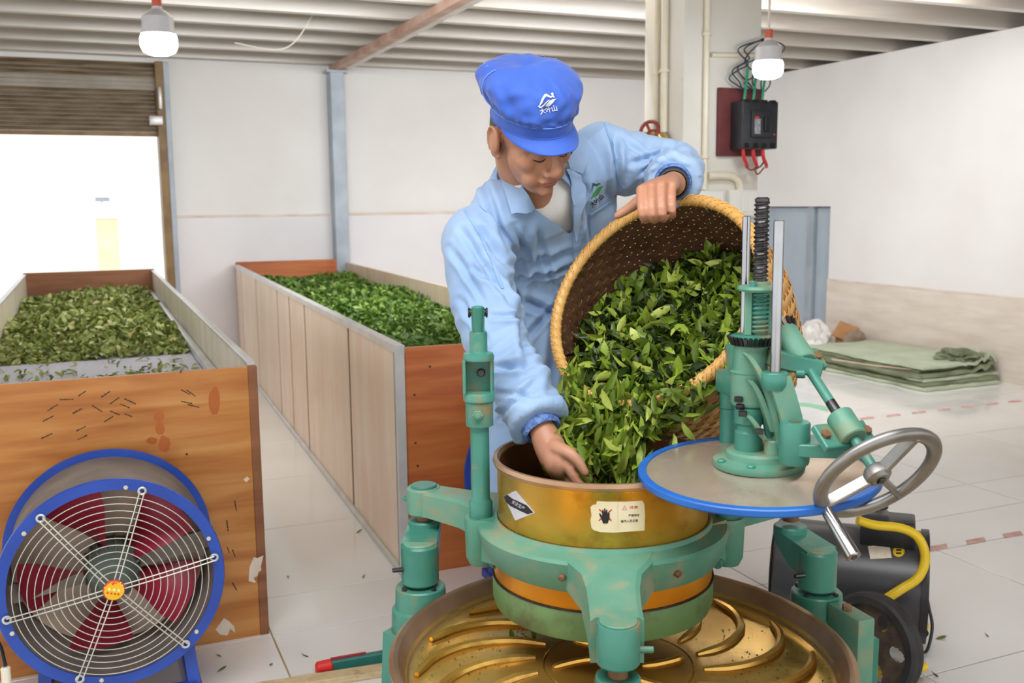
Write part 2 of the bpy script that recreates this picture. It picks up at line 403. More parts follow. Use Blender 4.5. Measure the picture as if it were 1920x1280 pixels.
# ceiling: ribbed deck on joists
f = MB(); us = []; u = -4.5
while u < 7.05: us += [(u, 0), (u+.10, 0), (u+.125, .045), (u+.185, .045)]; u += .21
vs = []; fs = []
for (a, h) in us:
    for v in (-3.2, 8.62): vs.append(xy(a, v, 2.625+h))
    for v in (-3.2, 8.62): vs.append(xy(a, v, 2.635+h))
for i in range(len(us)-1): fs += [(4*i, 4*i+1, 4*i+5, 4*i+4), (4*i+2, 4*i+6, 4*i+7, 4*i+3)]
f.add(vs, fs); ceiling = struct(f.build('ceiling', M_deck, ang=20), 'ribbed galvanised deck on steel joists')
jm = MB(); L0, L1 = -4.5, 7.0
pf = [(-.035, 0), (.035, 0), (.035, .004), (-.030, .004), (-.030, .168), (.035, .168), (.035, .172), (-.035, .172)]
jm.prism(pf, ((L0+L1)/2, 0, 0), (0, 1, 0), (0, 0, 1), L1-L0); jo = jm.build('joist', M_joist); jme = jo.data; bpy.data.objects.remove(jo)
for k in range(22):
    place('joist', jme, ceiling, Matrix.Translation(xy(0, 8.33-.53*k, 2.452)) @ Matrix.Rotation(TH, 4, 'Z'))
f = MB(); ubox(f, 1.955, 2.03, -3.2, 8.45, 2.400, 2.452, .004); f.build('main_beam', M_red, ceiling)
f = MB(); ubox(f, 2.035, 2.10, -3.2, 8.45, 2.41, 2.452, .004); f.build('beam_flange', M_joist, ceiling)

# outside the shutter: bright yard with faint things
f = MB(); ubox(f, -9, 6, 8.62, 24, -.10, -.02); struct(f.build('ground_outside', M_out), 'sunlit concrete yard seen through the shutter opening')
M_o1 = mat('yellowed_gate_post', S(246, 226, 178), S(250, 236, 200), rough=.8, scale=4)
pb = thing('gate_pillar', 'pale yellow gate pillar in the glare outside the shutter', 'pillar', xy(.22, 13.2, 0), TH)
f = MB(); ubox(f, .10, .35, 13.1, 13.3, -.02, 1.16, .01); f.build('shaft', M_o1, pb)
f = MB(); ubox(f, .07, .38, 13.07, 13.33, 1.16, 1.20, .01); f.build('capstone', M_out, pb)
pb = thing('yard_lamp', 'small dark lamp high on a thin post in the bright yard', 'lamp', xy(.22, 14.2, 0), TH)
f = MB(); f.cyl(xy(.2, 14.2, -.02), xy(.2, 14.2, 1.37), .012); f.build('post', M_out, pb)
f = MB(); ubox(f, .12, .30, 14.1, 14.25, 1.37, 1.43, .01); f.build('lamp_head', M_steel, pb)
f = MB(); f.cyl(xy(-1.35, 14, -.02), xy(-1.35, 14, 1.1), .025); o = f.build('yard_post', M_o1); tag(o, 'thin pale post far out in the bright yard', 'post')
f = MB(); ubox(f, -6, 4.5, 17, 17.2, -.02, 1.15); struct(f.build('wall_yard', M_out), 'low white yard wall in the glare')

# pillar with conduits
PU0, PU1, PV0, PV1 = 2.533, 2.956, 3.92, 4.267
f = MB(); ubox(f, PU0, PU1, PV0, PV1, 0, 2.66, .006); pillar = struct(f.build('pillar', M_pillar), 'cream painted pillar carrying the electrical boxes')
def pipe(name, pts, r, label, m=None, clips=()):
    o = thing(name, label, 'pipe', pts[-1]); g = MB(); g.tube(pts, r, 12); g.build('tube', m or M_pvc, o)
    for c, ax in clips: g = MB(); g.cyl(Vector(c)-Vector(ax)*.008, Vector(c)+Vector(ax)*.008, r*1.45, seg=14); g.build('clip', M_pvc, o)
    return o
z = (0, 0, 1)
for k, (v, lab) in enumerate([(4.132, 'ivory conduit pipe on pillar side, the one nearer the back wall'), (4.058, 'thick ivory conduit pipe on pillar side, the one nearer the corner')]):
    p = PU0-.016; r = .012+.006*k; pipe('conduit', [xy(p, v, 2.6), xy(p, v, 1.62)], r, lab, clips=[(xy(p, v, 1.90), z), (xy(p, v, 2.3), z)])
p = PV0-.016; pipe('conduit', [xy(2.643, p, 2.6), xy(2.643, p, 1.35)], .014, 'long ivory conduit pipe running down pillar front to the socket', clips=[(xy(2.643, p, 1.50), z), (xy(2.643, p, 2.05), z)])
pipe('conduit', [xy(2.669, p, 1.958), xy(2.93, p, 1.968)], .010, 'short level conduit pipe above the breaker board')
pipe('conduit_elbow', [xy(2.66, p, 1.413), xy(2.74, p, 1.416), xy(2.795, p, 1.412), xy(2.832, p, 1.392), xy(2.846, p, 1.345)], .019, 'ivory elbow pipe bending down into the switch box')
M_cop = mat('brass_fitting', S(196, 158, 84), S(214, 186, 124), rough=.3, metal=.8); M_rubr = mat('brick_red_plastic', S(146, 58, 48), rough=.5)
vl = thing('pipe_valve', 'brass pipe valve with brick-red wheel behind raised sleeve', 'valve', xy(2.50, 4.12, 1.58))
g = MB(); g.cyl(xy(2.50, 4.26, 1.60), xy(2.50, 4.04, 1.60), .018); g.cyl(xy(2.50, 4.20, 1.60), xy(2.50, 4.16, 1.60), .03); g.cyl(xy(2.5, 4.05, 1.6), xy(2.5, 4.02, 1.57), .026); g.build('valve_body', M_cop, vl)
g = MB(); c = xy(2.47, 4.11, 1.63); nx, ny, nz = frame((-.5, -.8, .3)); g.tube([c+(nx*cos(a)+ny*sin(a))*.045 for a in np.linspace(0, 2*pi, 20, endpoint=False)], .009, 8, closed=True)
for a in (0, 2.1, 4.2): g.tube([c, c+(nx*cos(a)+ny*sin(a))*.045], .007, 6)
g.build('wheel', M_rubr, vl)
# socket boxes
M_sock = mat('white_socket_plastic', S(238, 236, 228), S(242, 240, 234), rough=.3, scale=5)
o = thing('wall_socket', 'white two-hole wall socket low on the pillar front', 'socket', xy(2.676, PV0, 1.24), TH)
g = MB(); ubox(g, 2.612, 2.740, PV0-.035, PV0, 1.242, 1.346, .006); g.build('socket_box', M_sock, o)
g = MB(); ubox(g, 2.617, 2.735, PV0-.042, PV0-.034, 1.247, 1.341, .004); g.build('faceplate', M_sock, o)
for du in (-.012, .012): g = MB(); ubox(g, 2.676+du-.004, 2.676+du+.004, PV0-.0435, PV0-.041, 1.29, 1.304); g.build('hole', M_black, o)
o = thing('wall_switch', 'white square switch box beside the two-hole socket', 'switch', xy(2.85, PV0, 1.22), TH)
g = MB(); ubox(g, 2.775, 2.935, PV0-.035, PV0, 1.222, 1.350, .006); g.build('switch_box', M_sock, o)
g = MB(); ubox(g, 2.782, 2.928, PV0-.043, PV0-.034, 1.229, 1.343, .004); g.build('faceplate', M_sock, o)
for k in range(3): g = MB(); ubox(g, 2.797+k*.04, 2.832+k*.04, PV0-.047, PV0-.042, 1.245, 1.328, .003); g.build('rocker', M_sock, o)
# breaker on its board
br = thing('circuit_breaker', 'black circuit breaker on a dark red board high on the pillar', 'circuit breaker', xy(2.88, PV0, 1.5), TH)
g = MB(); ubox(g, 2.712, 2.958, PV0-.022, PV0, 1.505, 1.815, .003); g.build('board', mat('dark_red_board', S(92, 40, 42), S(112, 52, 50), rough=.6, scale=12), br)
g = MB(); ubox(g, 2.775, 2.975, PV0-.115, PV0-.022, 1.535, 1.75, .006); body = g.build('body', M_black, br)
g = MB(); ubox(g, 2.82, 2.935, PV0-.128, PV0-.113, 1.585, 1.705, .005); g.build('raised_panel', M_black, br)
g = MB(); ubox(g, 2.885, 2.912, PV0-.14, PV0-.125, 1.61, 1.68, .003); g.build('toggle', mat('matt_black', S(16, 16, 18), rough=.6), br)
g = MB(); ubox(g, 2.833, 2.865, PV0-.131, PV0-.127, 1.60, 1.668); g.build('paper_label', mat('grey_label', S(122, 122, 126), S(160, 158, 158), rough=.6, scale=60), br)
g = MB(); ubox(g, 2.833, 2.855, PV0-.1325, PV0-.1275, 1.669, 1.679); g.build('red_mark', mat('red_print', S(190, 44, 44), rough=.6), br)
g = MB(); g.cyl(xy(2.955, PV0-.118, 1.60), xy(2.955, PV0-.113, 1.60), .005, seg=10); g.build('test_button', mat('red_button', S(214, 40, 44), rough=.4), br)
for k in range(4): g = MB(); ubox(g, 2.79+k*.048, 2.815+k*.048, PV0-.117, PV0-.10, 1.537, 1.56); g.build('terminal', mat('terminal_black%d' % k, S(10, 10, 12), rough=.8), br)
for k in range(4): g = MB(); ubox(g, 2.79+k*.048, 2.815+k*.048, PV0-.117, PV0-.095, 1.74, 1.755); g.build('terminal', mat('terminal_bk%d' % k, S(10, 10, 12), rough=.8), br)
M_rw = mat('red_cable', S(206, 44, 48), rough=.4); M_gw = mat('green_cable', S(40, 150, 110), rough=.4); M_kw = mat('dark_cable', S(52, 58, 72), rough=.5)
for k in range(3):
    a = 2.80+k*.055; g = MB(); g.tube(spline([xy(a, PV0-.09, 1.545), xy(a+.005, PV0-.09, 1.50), xy(a+.03, PV0-.08, 1.465), xy(a+.055, PV0-.05, 1.455)], 12), .0085, 8)
    g.build('red_wire', M_rw, br)
g = MB(); g.tube(spline([xy(2.83, PV0-.07, 1.46), xy(2.86, PV0-.07, 1.44), xy(2.92, PV0-.06, 1.455), xy(2.95, PV0-.05, 1.48)], 14), .004, 6); g.tube(spline([xy(2.88, PV0-.07, 1.45), xy(2.90, PV0-.07, 1.42), xy(2.95, PV0-.05, 1.45)], 12), .004, 6); g.build('brown_wire', mat('brown_wire', S(136, 74, 52), rough=.5), br)
for k in range(3):
    a = 2.80+k*.05; g = MB(); g.tube(spline([xy(a, PV0-.09, 1.745), xy(a+.005, PV0-.09, 1.785), xy(a+.02, PV0-.075, 1.83), xy(a+.04, PV0-.06, 1.90-.02*k)], 12), .0062, 8); g.build('green_wire' if k < 3 else 'red_wire', M_gw, br)
for k in range(7):
    rr = random.Random(k); g = MB(); pts = [xy(2.80+.022*k, PV0-.07, 1.80)]
    for q in range(4): pts.append(xy(2.76+.03*k+rr.uniform(-.06, .06)+.02*q, PV0-.06+rr.uniform(-.03, .02), 1.84+q*.05+rr.uniform(-.02, .02)))
    pts.append(xy(2.93+rr.uniform(-.01, .03), PV0-.05, 2.04)); g.tube(spline(pts, 26), .0036, 6); g.build('loose_wire', M_kw, br)

# hanging LED lamps
M_led = mat('lit_led_dome', (1, 1, 1, 1), rough=.4, emit=(.90, .96, 1.0, 1), estr=28.)
M_ledb = mat('led_housing', S(206, 204, 206), S(220, 220, 222), rough=.35, scale=8); M_orange = mat('orange_lampholder', S(206, 92, 66), rough=.5); M_cord = mat('pale_cord', S(224, 214, 200), rough=.5)
def lamp(c, r, label):
    o = thing('hanging_lamp', label, 'lamp', (c.x, c.y, c.z-r*.9))
    g = MB(); g.lathe([(0, -r*.72), (r*.5, -r*.68), (r*.86, -r*.52), (r, -r*.22), (r*1.0, r*.25), (r*.93, r*.45)], c, seg=32); g.build('dome', M_led, o)
    g = MB(); g.lathe([(r*.93, r*.45), (r*.88, r*.62), (r*.86, r*1.35), (r*.6, r*1.62), (r*.3, r*1.80), (r*.28, r*1.95), (0, r*1.95)], c, seg=32); g.build('housing', M_ledb, o)
    g = MB(); g.cyl(c+Vector((0, 0, r*1.9)), c+Vector((0, 0, r*2.5)), r*.27); g.build('lampholder', M_orange, o)
    g = MB(); g.tube([c+Vector((0, 0, r*2.4)), Vector((c.x, c.y, 2.62))], .005, 8); g.build('cord', M_cord, o)
    return o
lamp(at(298, 80, 4.0), .070, 'lit white LED lamp hanging in front of the shutter')
lamp(at(1440, 128, 4.15), .061, 'lit white LED lamp hanging beside the breaker board')
g = MB(); g.tube(spline([at(610, -10, 6.6), at(585, 30, 6.6), at(560, 70, 6.6), at(535, 90, 6.6), at(500, 92, 6.6), at(440, 80, 6.6)], 24), .004, 6); o = g.build('loose_cord', M_cord, origin=at(500, 92, 6.6)); tag(o, 'thin pale cord dangling below the ceiling joists', 'cord')

# floor tape, sticker
M_tape = mat('faded_red_tape', S(212, 148, 140), S(226, 188, 180), rough=.5, scale=14)
def tape(u0, v0, u1, v1, n, w, label, fill=.55):
    o = thing('floor_tape', label, 'tape', xy((u0+u1)/2, (v0+v1)/2, 0), TH)
    for k in range(n):
        a = k/n; b = (k+fill)/n; g = MB(); p = [xy(lerp(u0, u1, a), lerp(v0, v1, a)-w/2), xy(lerp(u0, u1, b), lerp(v0, v1, b)-w/2), xy(lerp(u0, u1, b)+w*.8, lerp(v0, v1, b)+w/2), xy(lerp(u0, u1, a)+w*.8, lerp(v0, v1, a)+w/2)]
        g.prism([(q.x, q.y) for q in p], (0, 0, .0009), (1, 0, 0), (0, 1, 0), .0008); g.build('dash', M_tape, o)
tape(4.15, 4.49, 5.75, 4.46, 8, .045, 'row of faded red tape dashes leading to the green tarpaulins')
tape(2.80, 2.655, 4.3, 2.60, 8, .040, 'row of faded red tape dashes beside the black heater', .5)
g = MB(); p = [xy(4.02, 5.0), xy(4.20, 5.03), xy(4.25, 4.80), xy(4.14, 4.74), xy(4.13, 4.90)]; g.prism([(q.x, q.y) for q in p], (0, 0, .0009), (1, 0, 0), (0, 1, 0), .0008)
tag(g.build('floor_sticker', mat('green_sticker', S(150, 204, 172), rough=.5), origin=xy(4.1, 4.9)), 'pale green sticker on the floor behind the press', 'sticker')
# ================================================================== leaves
def leaf_template(kind):
    """5 stations x 3 verts, x along the blade; kinds differ in curl, fold and width."""
    rr = random.Random(kind*13+5); st = [0, .22, .5, .78, 1.0]; wd = [.05, .75, 1.0, .68, .02]
    bend = rr.uniform(-1.6, 1.9); fold = rr.uniform(.15, .9); tw = rr.uniform(-2., 2.); v = []
    x = z = 0.; pr = 0.; ang = 0.
    for s, w in zip(st, wd):
        ds = s-pr; ang += bend*ds; x += ds*cos(ang); z += ds*sin(ang); pr = s
        t = tw*s*.6; hw = .15*w
        for side in (-1, 0, 1):
            y = side*hw*cos(t); dz = side*hw*sin(t)+abs(side)*hw*fold
            v.append((x, y, z+dz))
    v = np.array(v); v[:, 0] -= v[:, 0].mean(); v[:, 2] -= v[:, 2].mean()
    f = []
    for i in range(4):
        for k in range(2): f.append((3*i+k, 3*i+k+1, 3*i+k+4, 3*i+k+3))
    return v, f
LEAVES = [leaf_template(k) for k in range(10)]
def rot_rand(n, rng):
    q = rng.normal(size=(n, 4)); q /= np.linalg.norm(q, axis=1)[:, None]; w, x, y, z = q.T
    return np.stack([1-2*(y*y+z*z), 2*(x*y-z*w), 2*(x*z+y*w), 2*(x*y+z*w), 1-2*(x*x+z*z), 2*(y*z-x*w), 2*(x*z-y*w), 2*(y*z+x*w), 1-2*(x*x+y*y)], 1).reshape(n, 3, 3)
def rot_flat(n, rng, tilt=.5):
    a = rng.uniform(0, 2*pi, n); b = rng.normal(0, tilt, n); c = rng.normal(0, tilt, n)
    out = []
    for i in range(n): out.append(np.array(Matrix.Rotation(a[i], 3, 'Z') @ Matrix.Rotation(b[i], 3, 'Y') @ Matrix.Rotation(c[i], 3, 'X')))
    return np.array(out)
def leaf_mesh(name, pos, rots, size, tones, m, wide=1.):
    V = []; F = []; T = []; o = 0
    for i in range(len(pos)):
        v, f = LEAVES[i % len(LEAVES)]; s = size[i]; vv = (v*np.array([s, s*wide, s])) @ rots[i].T + pos[i]
        V.append(vv); F += [tuple(k+o for k in q) for q in f]; o += len(v); T += [tones[i]]*len(v)
    V = np.concatenate(V); me = bpy.data.meshes.new(name); me.from_pydata(V.tolist(), [], F)
    a = me.attributes.new('tone', 'FLOAT', 'POINT'); a.data.foreach_set('value', np.array(T, dtype=np.float32))
    me.materials.append(m); me.polygons.foreach_set('use_smooth', [True]*len(F)); return me
def stuff(name, me, label, cat, parent=None):
    o = bpy.data.objects.new(name, me); COL.objects.link(o); WM[o.name] = Matrix()
    if parent is not None: o.parent = parent; o.matrix_parent_inverse = WM[parent.name].inverted(); o['kind'] = 'stuff'; o['label'] = label
    else: tag(o, label, cat, kind='stuff')
    return o
M_leafA = toned('withering_leaf', [(0., S(62, 74, 30)), (.3, S(110, 126, 52)), (.6, S(150, 160, 80)), (.85, S(190, 196, 134)), (1., S(178, 148, 84))], rough=.5, trans=.15)
M_leafB = toned('fresh_leaf', [(0., S(40, 70, 20)), (.35, S(76, 114, 34)), (.65, S(112, 146, 52)), (.9, S(156, 180, 90)), (1., S(182, 198, 126))], rough=.42, trans=.15)
M_leafC = toned('basket_leaf', [(0., S(30, 42, 20)), (.3, S(62, 82, 30)), (.55, S(108, 134, 40)), (.8, S(154, 178, 62)), (1., S(196, 206, 100))], rough=.38, trans=.2)

# ================================================================== withering troughs
M_ply = wood('orange_varnished_plywood', S(164, 96, 40), S(188, 122, 58), S(202, 144, 80), rough=.35, stain=S(190, 120, 84))
M_ply2 = wood('reddish_plywood_end', S(176, 92, 44), S(194, 110, 56), S(204, 126, 70), rough=.4, stain=S(214, 150, 120))
M_plyin = wood('dark_brown_plywood', S(120, 74, 46), S(138, 88, 56), S(150, 98, 66), rough=.6, coat=0)
M_pale = wood('pale_birch_plywood', S(232, 202, 174), S(238, 213, 190), S(243, 224, 202), rough=.35, grain=(6, 6, .8), stain=S(248, 240, 232))
M_pale2 = wood('white_birch_plywood', S(216, 200, 172), S(230, 218, 196), S(238, 228, 210), rough=.5, grain=(6, 6, 1))
M_alu = mat('aluminium_trim', S(206, 204, 202), S(222, 221, 220), rough=.35, metal=.4, scale=8)
M_batt = mat('dark_gap_batten', S(82, 62, 44), S(104, 80, 58), rough=.7, scale=10)
M_mesh = mat('lavender_mesh_bed', S(196, 196, 206), S(212, 211, 219), rough=.5, scale=60)
M_paper = mat('torn_white_paper', S(216, 196, 178), S(228, 214, 200), rough=.8, scale=20); M_ink = mat('black_ink', S(48, 40, 30), rough=.7)
M_stain = mat('resin_stain', S(168, 84, 30), S(182, 98, 42), rough=.35, scale=9)

# trough beside the fan
TB = (-.43, .43, 2.94, 7.66, .83)
t1 = thing('withering_trough', 'long plywood trough behind the blue fan, half covered with leaves', 'trough', xy(0, 5.3, 0), TH)
u0, u1, v0, v1, h = TB
g = MB(); ubox(g, u0, u1-.022, v0, v0+.018, 0, h, .001); front1 = g.build('front_panel', M_ply, t1)
g = MB(); ubox(g, u1-.022, u1+.004, v0-.003, v0+.02, 0, h+.002, .002); g.build('corner_strip', M_plyin, t1)
g = MB(); ubox(g, u0, u1, v1-.018, v1, 0, h+.02, .001); g.build('end_panel', M_plyin, t1)
for a, n in ((u0, 'side_panel'), (u1-.016, 'side_panel')):
    g = MB(); ubox(g, a, a+.016, v0+.02, v1-.02, 0, h, .001); g.build(n, M_pale2, t1)
for a in (u0-.004, u1-.020):
    g = MB(); ubox(g, a, a+.024, v0+.02, v1, h, h+.012, .002); g.build('top_rail', M_alu, t1)
g = MB(); ubox(g, u0+.016, u1-.016, v0+.02, v1-.02, .655, .665); g.build('mesh_bed', M_mesh, t1)
g = MB(); ubox(g, u1-.05, u1-.016, v0+.02, v1-.02, .665, .70, .01); g.build('inner_rail', M_alu, t1)
bv = bvh_of(front1)
def ink(px, py, ang, L, seed):
    rr = random.Random(seed); P = []; a = radians(ang); x = 0.
    while x < L:
        w = rr.uniform(1.5, 4); hh = rr.uniform(1.3, 2.6); cx, cy = px+x*cos(a), py+x*sin(a)
        P.append([(cx+hh*sin(a)*.5, cy-hh*cos(a)*.5), (cx+w*cos(a)+hh*sin(a)*.5, cy+w*sin(a)-hh*cos(a)*.5), (cx+w*cos(a)-hh*sin(a)*.5, cy+w*sin(a)+hh*cos(a)*.5), (cx-hh*sin(a)*.5, cy+hh*cos(a)*.5)]); x += w+.4
    return P
marks = [(147, 742, -33, 17), (112, 749, -2, 24), (190, 744, -33, 20), (206, 757, -35, 20), (89, 770, -32, 22), (136, 775, -28, 21), (233, 747, 25, 22), (225, 757, 22, 20), (173, 760, 32, 22), (206, 770, 22, 18), (80, 790, -28, 20), (195, 791, -33, 20), (234, 776, 18, 14), (143, 808, -28, 20), (77, 822, -25, 20), (145, 824, -25, 20), (339, 730, 28, 18), (350, 731, 35, 18), (340, 752, 12, 20), (352, 758, 14, 20), (425, 975, 82, 20), (440, 938, 80, 18), (426, 1025, 70, 12), (436, 1030, 70, 14), (436, 1092, 62, 14)]
for k, (a, b, c, d) in enumerate(marks): drape(ink(a, b, c, d, k), bv, .0006, .0004, 40).build('ink_mark', M_ink, t1, ang=None)
def blob(cx, cy, rx, ry, seed, n=14, j=.25):
    rr = random.Random(seed); return [(cx+rx*cos(2*pi*i/n)*(1+rr.uniform(-j, j)), cy+ry*sin(2*pi*i/n)*(1+rr.uniform(-j, j))) for i in range(n)]
for k, (a, b, c, d) in enumerate([(298, 780, 10, 11), (300, 803, 9, 12), (308, 832, 11, 16), (402, 752, 11, 26), (285, 826, 10, 7)]): drape([blob(a, b, c, d, k, 18, .12)], bv, .0005, .0003, 10).build('stain', M_stain, t1)
drape([[(468, 1062), (476, 1044), (482, 1046), (494, 1041), (489, 1062), (492, 1078), (478, 1092), (466, 1089)]], bv, .0008, .0006, 12).build('paper_scrap', M_paper, t1)
drape([[(404, 1180), (420, 1158), (428, 1163), (439, 1174), (441, 1186), (432, 1178), (426, 1191), (413, 1189)]], bv, .0008, .0006, 12).build('paper_scrap', M_paper, t1)
drape([[(456, 899), (463, 893), (468, 897), (462, 904)]], bv, .0008, .0006, 12).build('paper_scrap', M_paper, t1)
# nail heads
for (a, b) in [(497, 820), (350, 851), (487, 760), (491, 1040), (499, 1160), (339, 697), (497, 990)]: drape([blob(a, b, 2.2, 2.2, 1, 8, 0)], bv, .0012, .0008, 6).build('nail_head', M_ink, t1)
# leaves in it
n = 7200; rng = np.random.default_rng(3)
uu = rng.uniform(u0+.03, u1-.06, n); vv = 4.45+(v1-4.55)*rng.uniform(0, 1, n)**1.2; edge = np.clip((vv-4.42+.12*np.sin(uu*9))/.5, 0, 1)
zz = .667+edge**.6*(.045+.02*np.sin(vv*5+uu*4)+.02*np.cos(uu*7))*rng.uniform(.35, 1.25, n)+.004
zz = np.where(zz < .672, .672, zz); pos = np.array([tuple(xy(a, b, c)) for a, b, c in zip(uu, vv, zz)])
k2 = 330; a2 = rng.uniform(u0+.04, u1-.1, k2); b2 = 3.0+1.5*rng.uniform(0, 1, k2); cl = np.floor(rng.uniform(0, 9, k2)); cu_ = np.array([-.3, -.1, .05, .2, .25, -.2, .1, .0, -.33]); cv_ = np.array([3.2, 3.75, 3.9, 4.1, 3.95, 4.1, 3.5, 3.65, 3.12])
sel = rng.uniform(0, 1, k2) < .72; a2 = np.where(sel, np.clip(cu_[cl.astype(int)]+rng.normal(0, .06, k2), u0+.03, u1-.07), a2); b2 = np.where(sel, np.clip(cv_[cl.astype(int)]+rng.normal(0, .06, k2), 2.99, 4.6), b2)
pos2 = np.array([tuple(xy(a, b, .674)) for a, b in zip(a2, b2)])
me = leaf_mesh('withering_leaves', np.concatenate([pos, pos2]), np.concatenate([rot_flat(n, rng, .55), rot_flat(k2, rng, .2)]), np.concatenate([rng.uniform(.035, .06, n), rng.uniform(.025, .045, k2)]), rng.beta(2.2, 2., n+k2), M_leafA, 1.5)
stuff('withering_leaves', me, 'pale green withering tea leaves heaped in the trough behind the fan', 'tea leaves')

# trough behind the machine
RB = TH-radians(1.67)
t2 = thing('withering_trough', 'long plywood trough with pale panelled side, full of bright green leaves', 'trough', xy(.95, 3.22, 0), RB)
BM = WM[t2.name]; R3 = Matrix.Rotation(RB, 3, 'Z'); LB = 5.13; WB = .93; HB = .812
def lbox(mb, a0, a1, b0, b1, z0, z1, bev=0.): return mb.box(BM @ Vector(((a0+a1)/2, (b0+b1)/2, (z0+z1)/2)), (a1-a0, b1-b0, z1-z0), R3, bev)
g = MB(); lbox(g, .02, WB, 0, .018, 0, HB, .001); front2 = g.build('front_panel', M_ply2, t2)
g = MB(); lbox(g, 0, WB, LB-.018, LB, 0, HB+.03, .001); g.build('end_panel', M_ply2, t2)
g = MB(); lbox(g, WB-.016, WB, .018, LB-.018, 0, HB, .001); g.build('side_panel', M_pale, t2)
g = MB(); lbox(g, .012, .022, .02, LB-.02, .02, HB-.02); g.build('side_core', M_batt, t2)
cuts = [.045, .80, 1.86, 2.36, 2.82, 3.83, 4.75, LB-.02]
for a, b in zip(cuts, cuts[1:]):
    g = MB(); lbox(g, -.002, .014, a+.018, b-.018, .028, HB-.012, .0015); g.build('side_panel', M_pale, t2)
for a in cuts[1:-1]:
    g = MB(); lbox(g, .001, .013, a-.016, a+.016, .02, HB-.02); g.build('batten', M_batt, t2)
g = MB(); lbox(g, -.010, .024, -.004, LB, HB-.018, HB+.010, .002); g.build('top_rail', M_alu, t2)
g = MB(); lbox(g, -.014, .02, 0, LB, 0, .028, .003); g.build('bottom_rail', M_alu, t2)
g = MB(); lbox(g, -.012, .020, -.010, .010, 0, HB, .002); g.build('corner_strip', M_alu, t2)
g = MB(); lbox(g, -.006, .010, .014, .050, .02, HB-.01, .002); g.build('corner_post', M_steel, t2)
g = MB(); lbox(g, .02, WB-.016, .018, LB-.018, .60, .61); g.build('mesh_bed', M_mesh, t2)
bv2 = bvh_of(front2)
for (a, b) in [(777, 740), (779, 830), (783, 873), (806, 687)]: drape([blob(a, b, 2.2, 2.2, 1, 8, 0)], bv2, .0012, .0008, 6).build('nail_head', M_ink, t2)
n = 9000; rng = np.random.default_rng(5); a = rng.uniform(.03, WB-.03, n); b = rng.uniform(.03, LB-.05, n)
c = .612+(.105+.018*np.sin(b*3.1+a*5)+.014*np.cos(a*8+b))*rng.uniform(.72, 1.12, n)
pos = np.array([tuple(BM @ Vector((p, q, r))) for p, q, r in zip(a, b, c)])
me = leaf_mesh('green_leaves', pos, rot_flat(n, rng, .55), rng.uniform(.035, .06, n), rng.beta(2., 2., n), M_leafB, 1.5)
stuff('green_leaves', me, 'bright green tea leaves filling the trough behind the machine', 'tea leaves')
g = MB(); lbox(g, .025, WB-.02, .02, LB-.02, .61, .69); g.build('leaf_bed', mat('deep_leaf_green', S(44, 76, 26), S(70, 104, 38), rough=.9, scale=40), t2)
g = MB(); ubox(g, TB[0]+.02, TB[1]-.055, 4.75, TB[3]-.02, .665, .69); g.build('leaf_bed', mat('deep_withered_green', S(62, 80, 32), S(92, 106, 50), rough=.9, scale=40), t1)

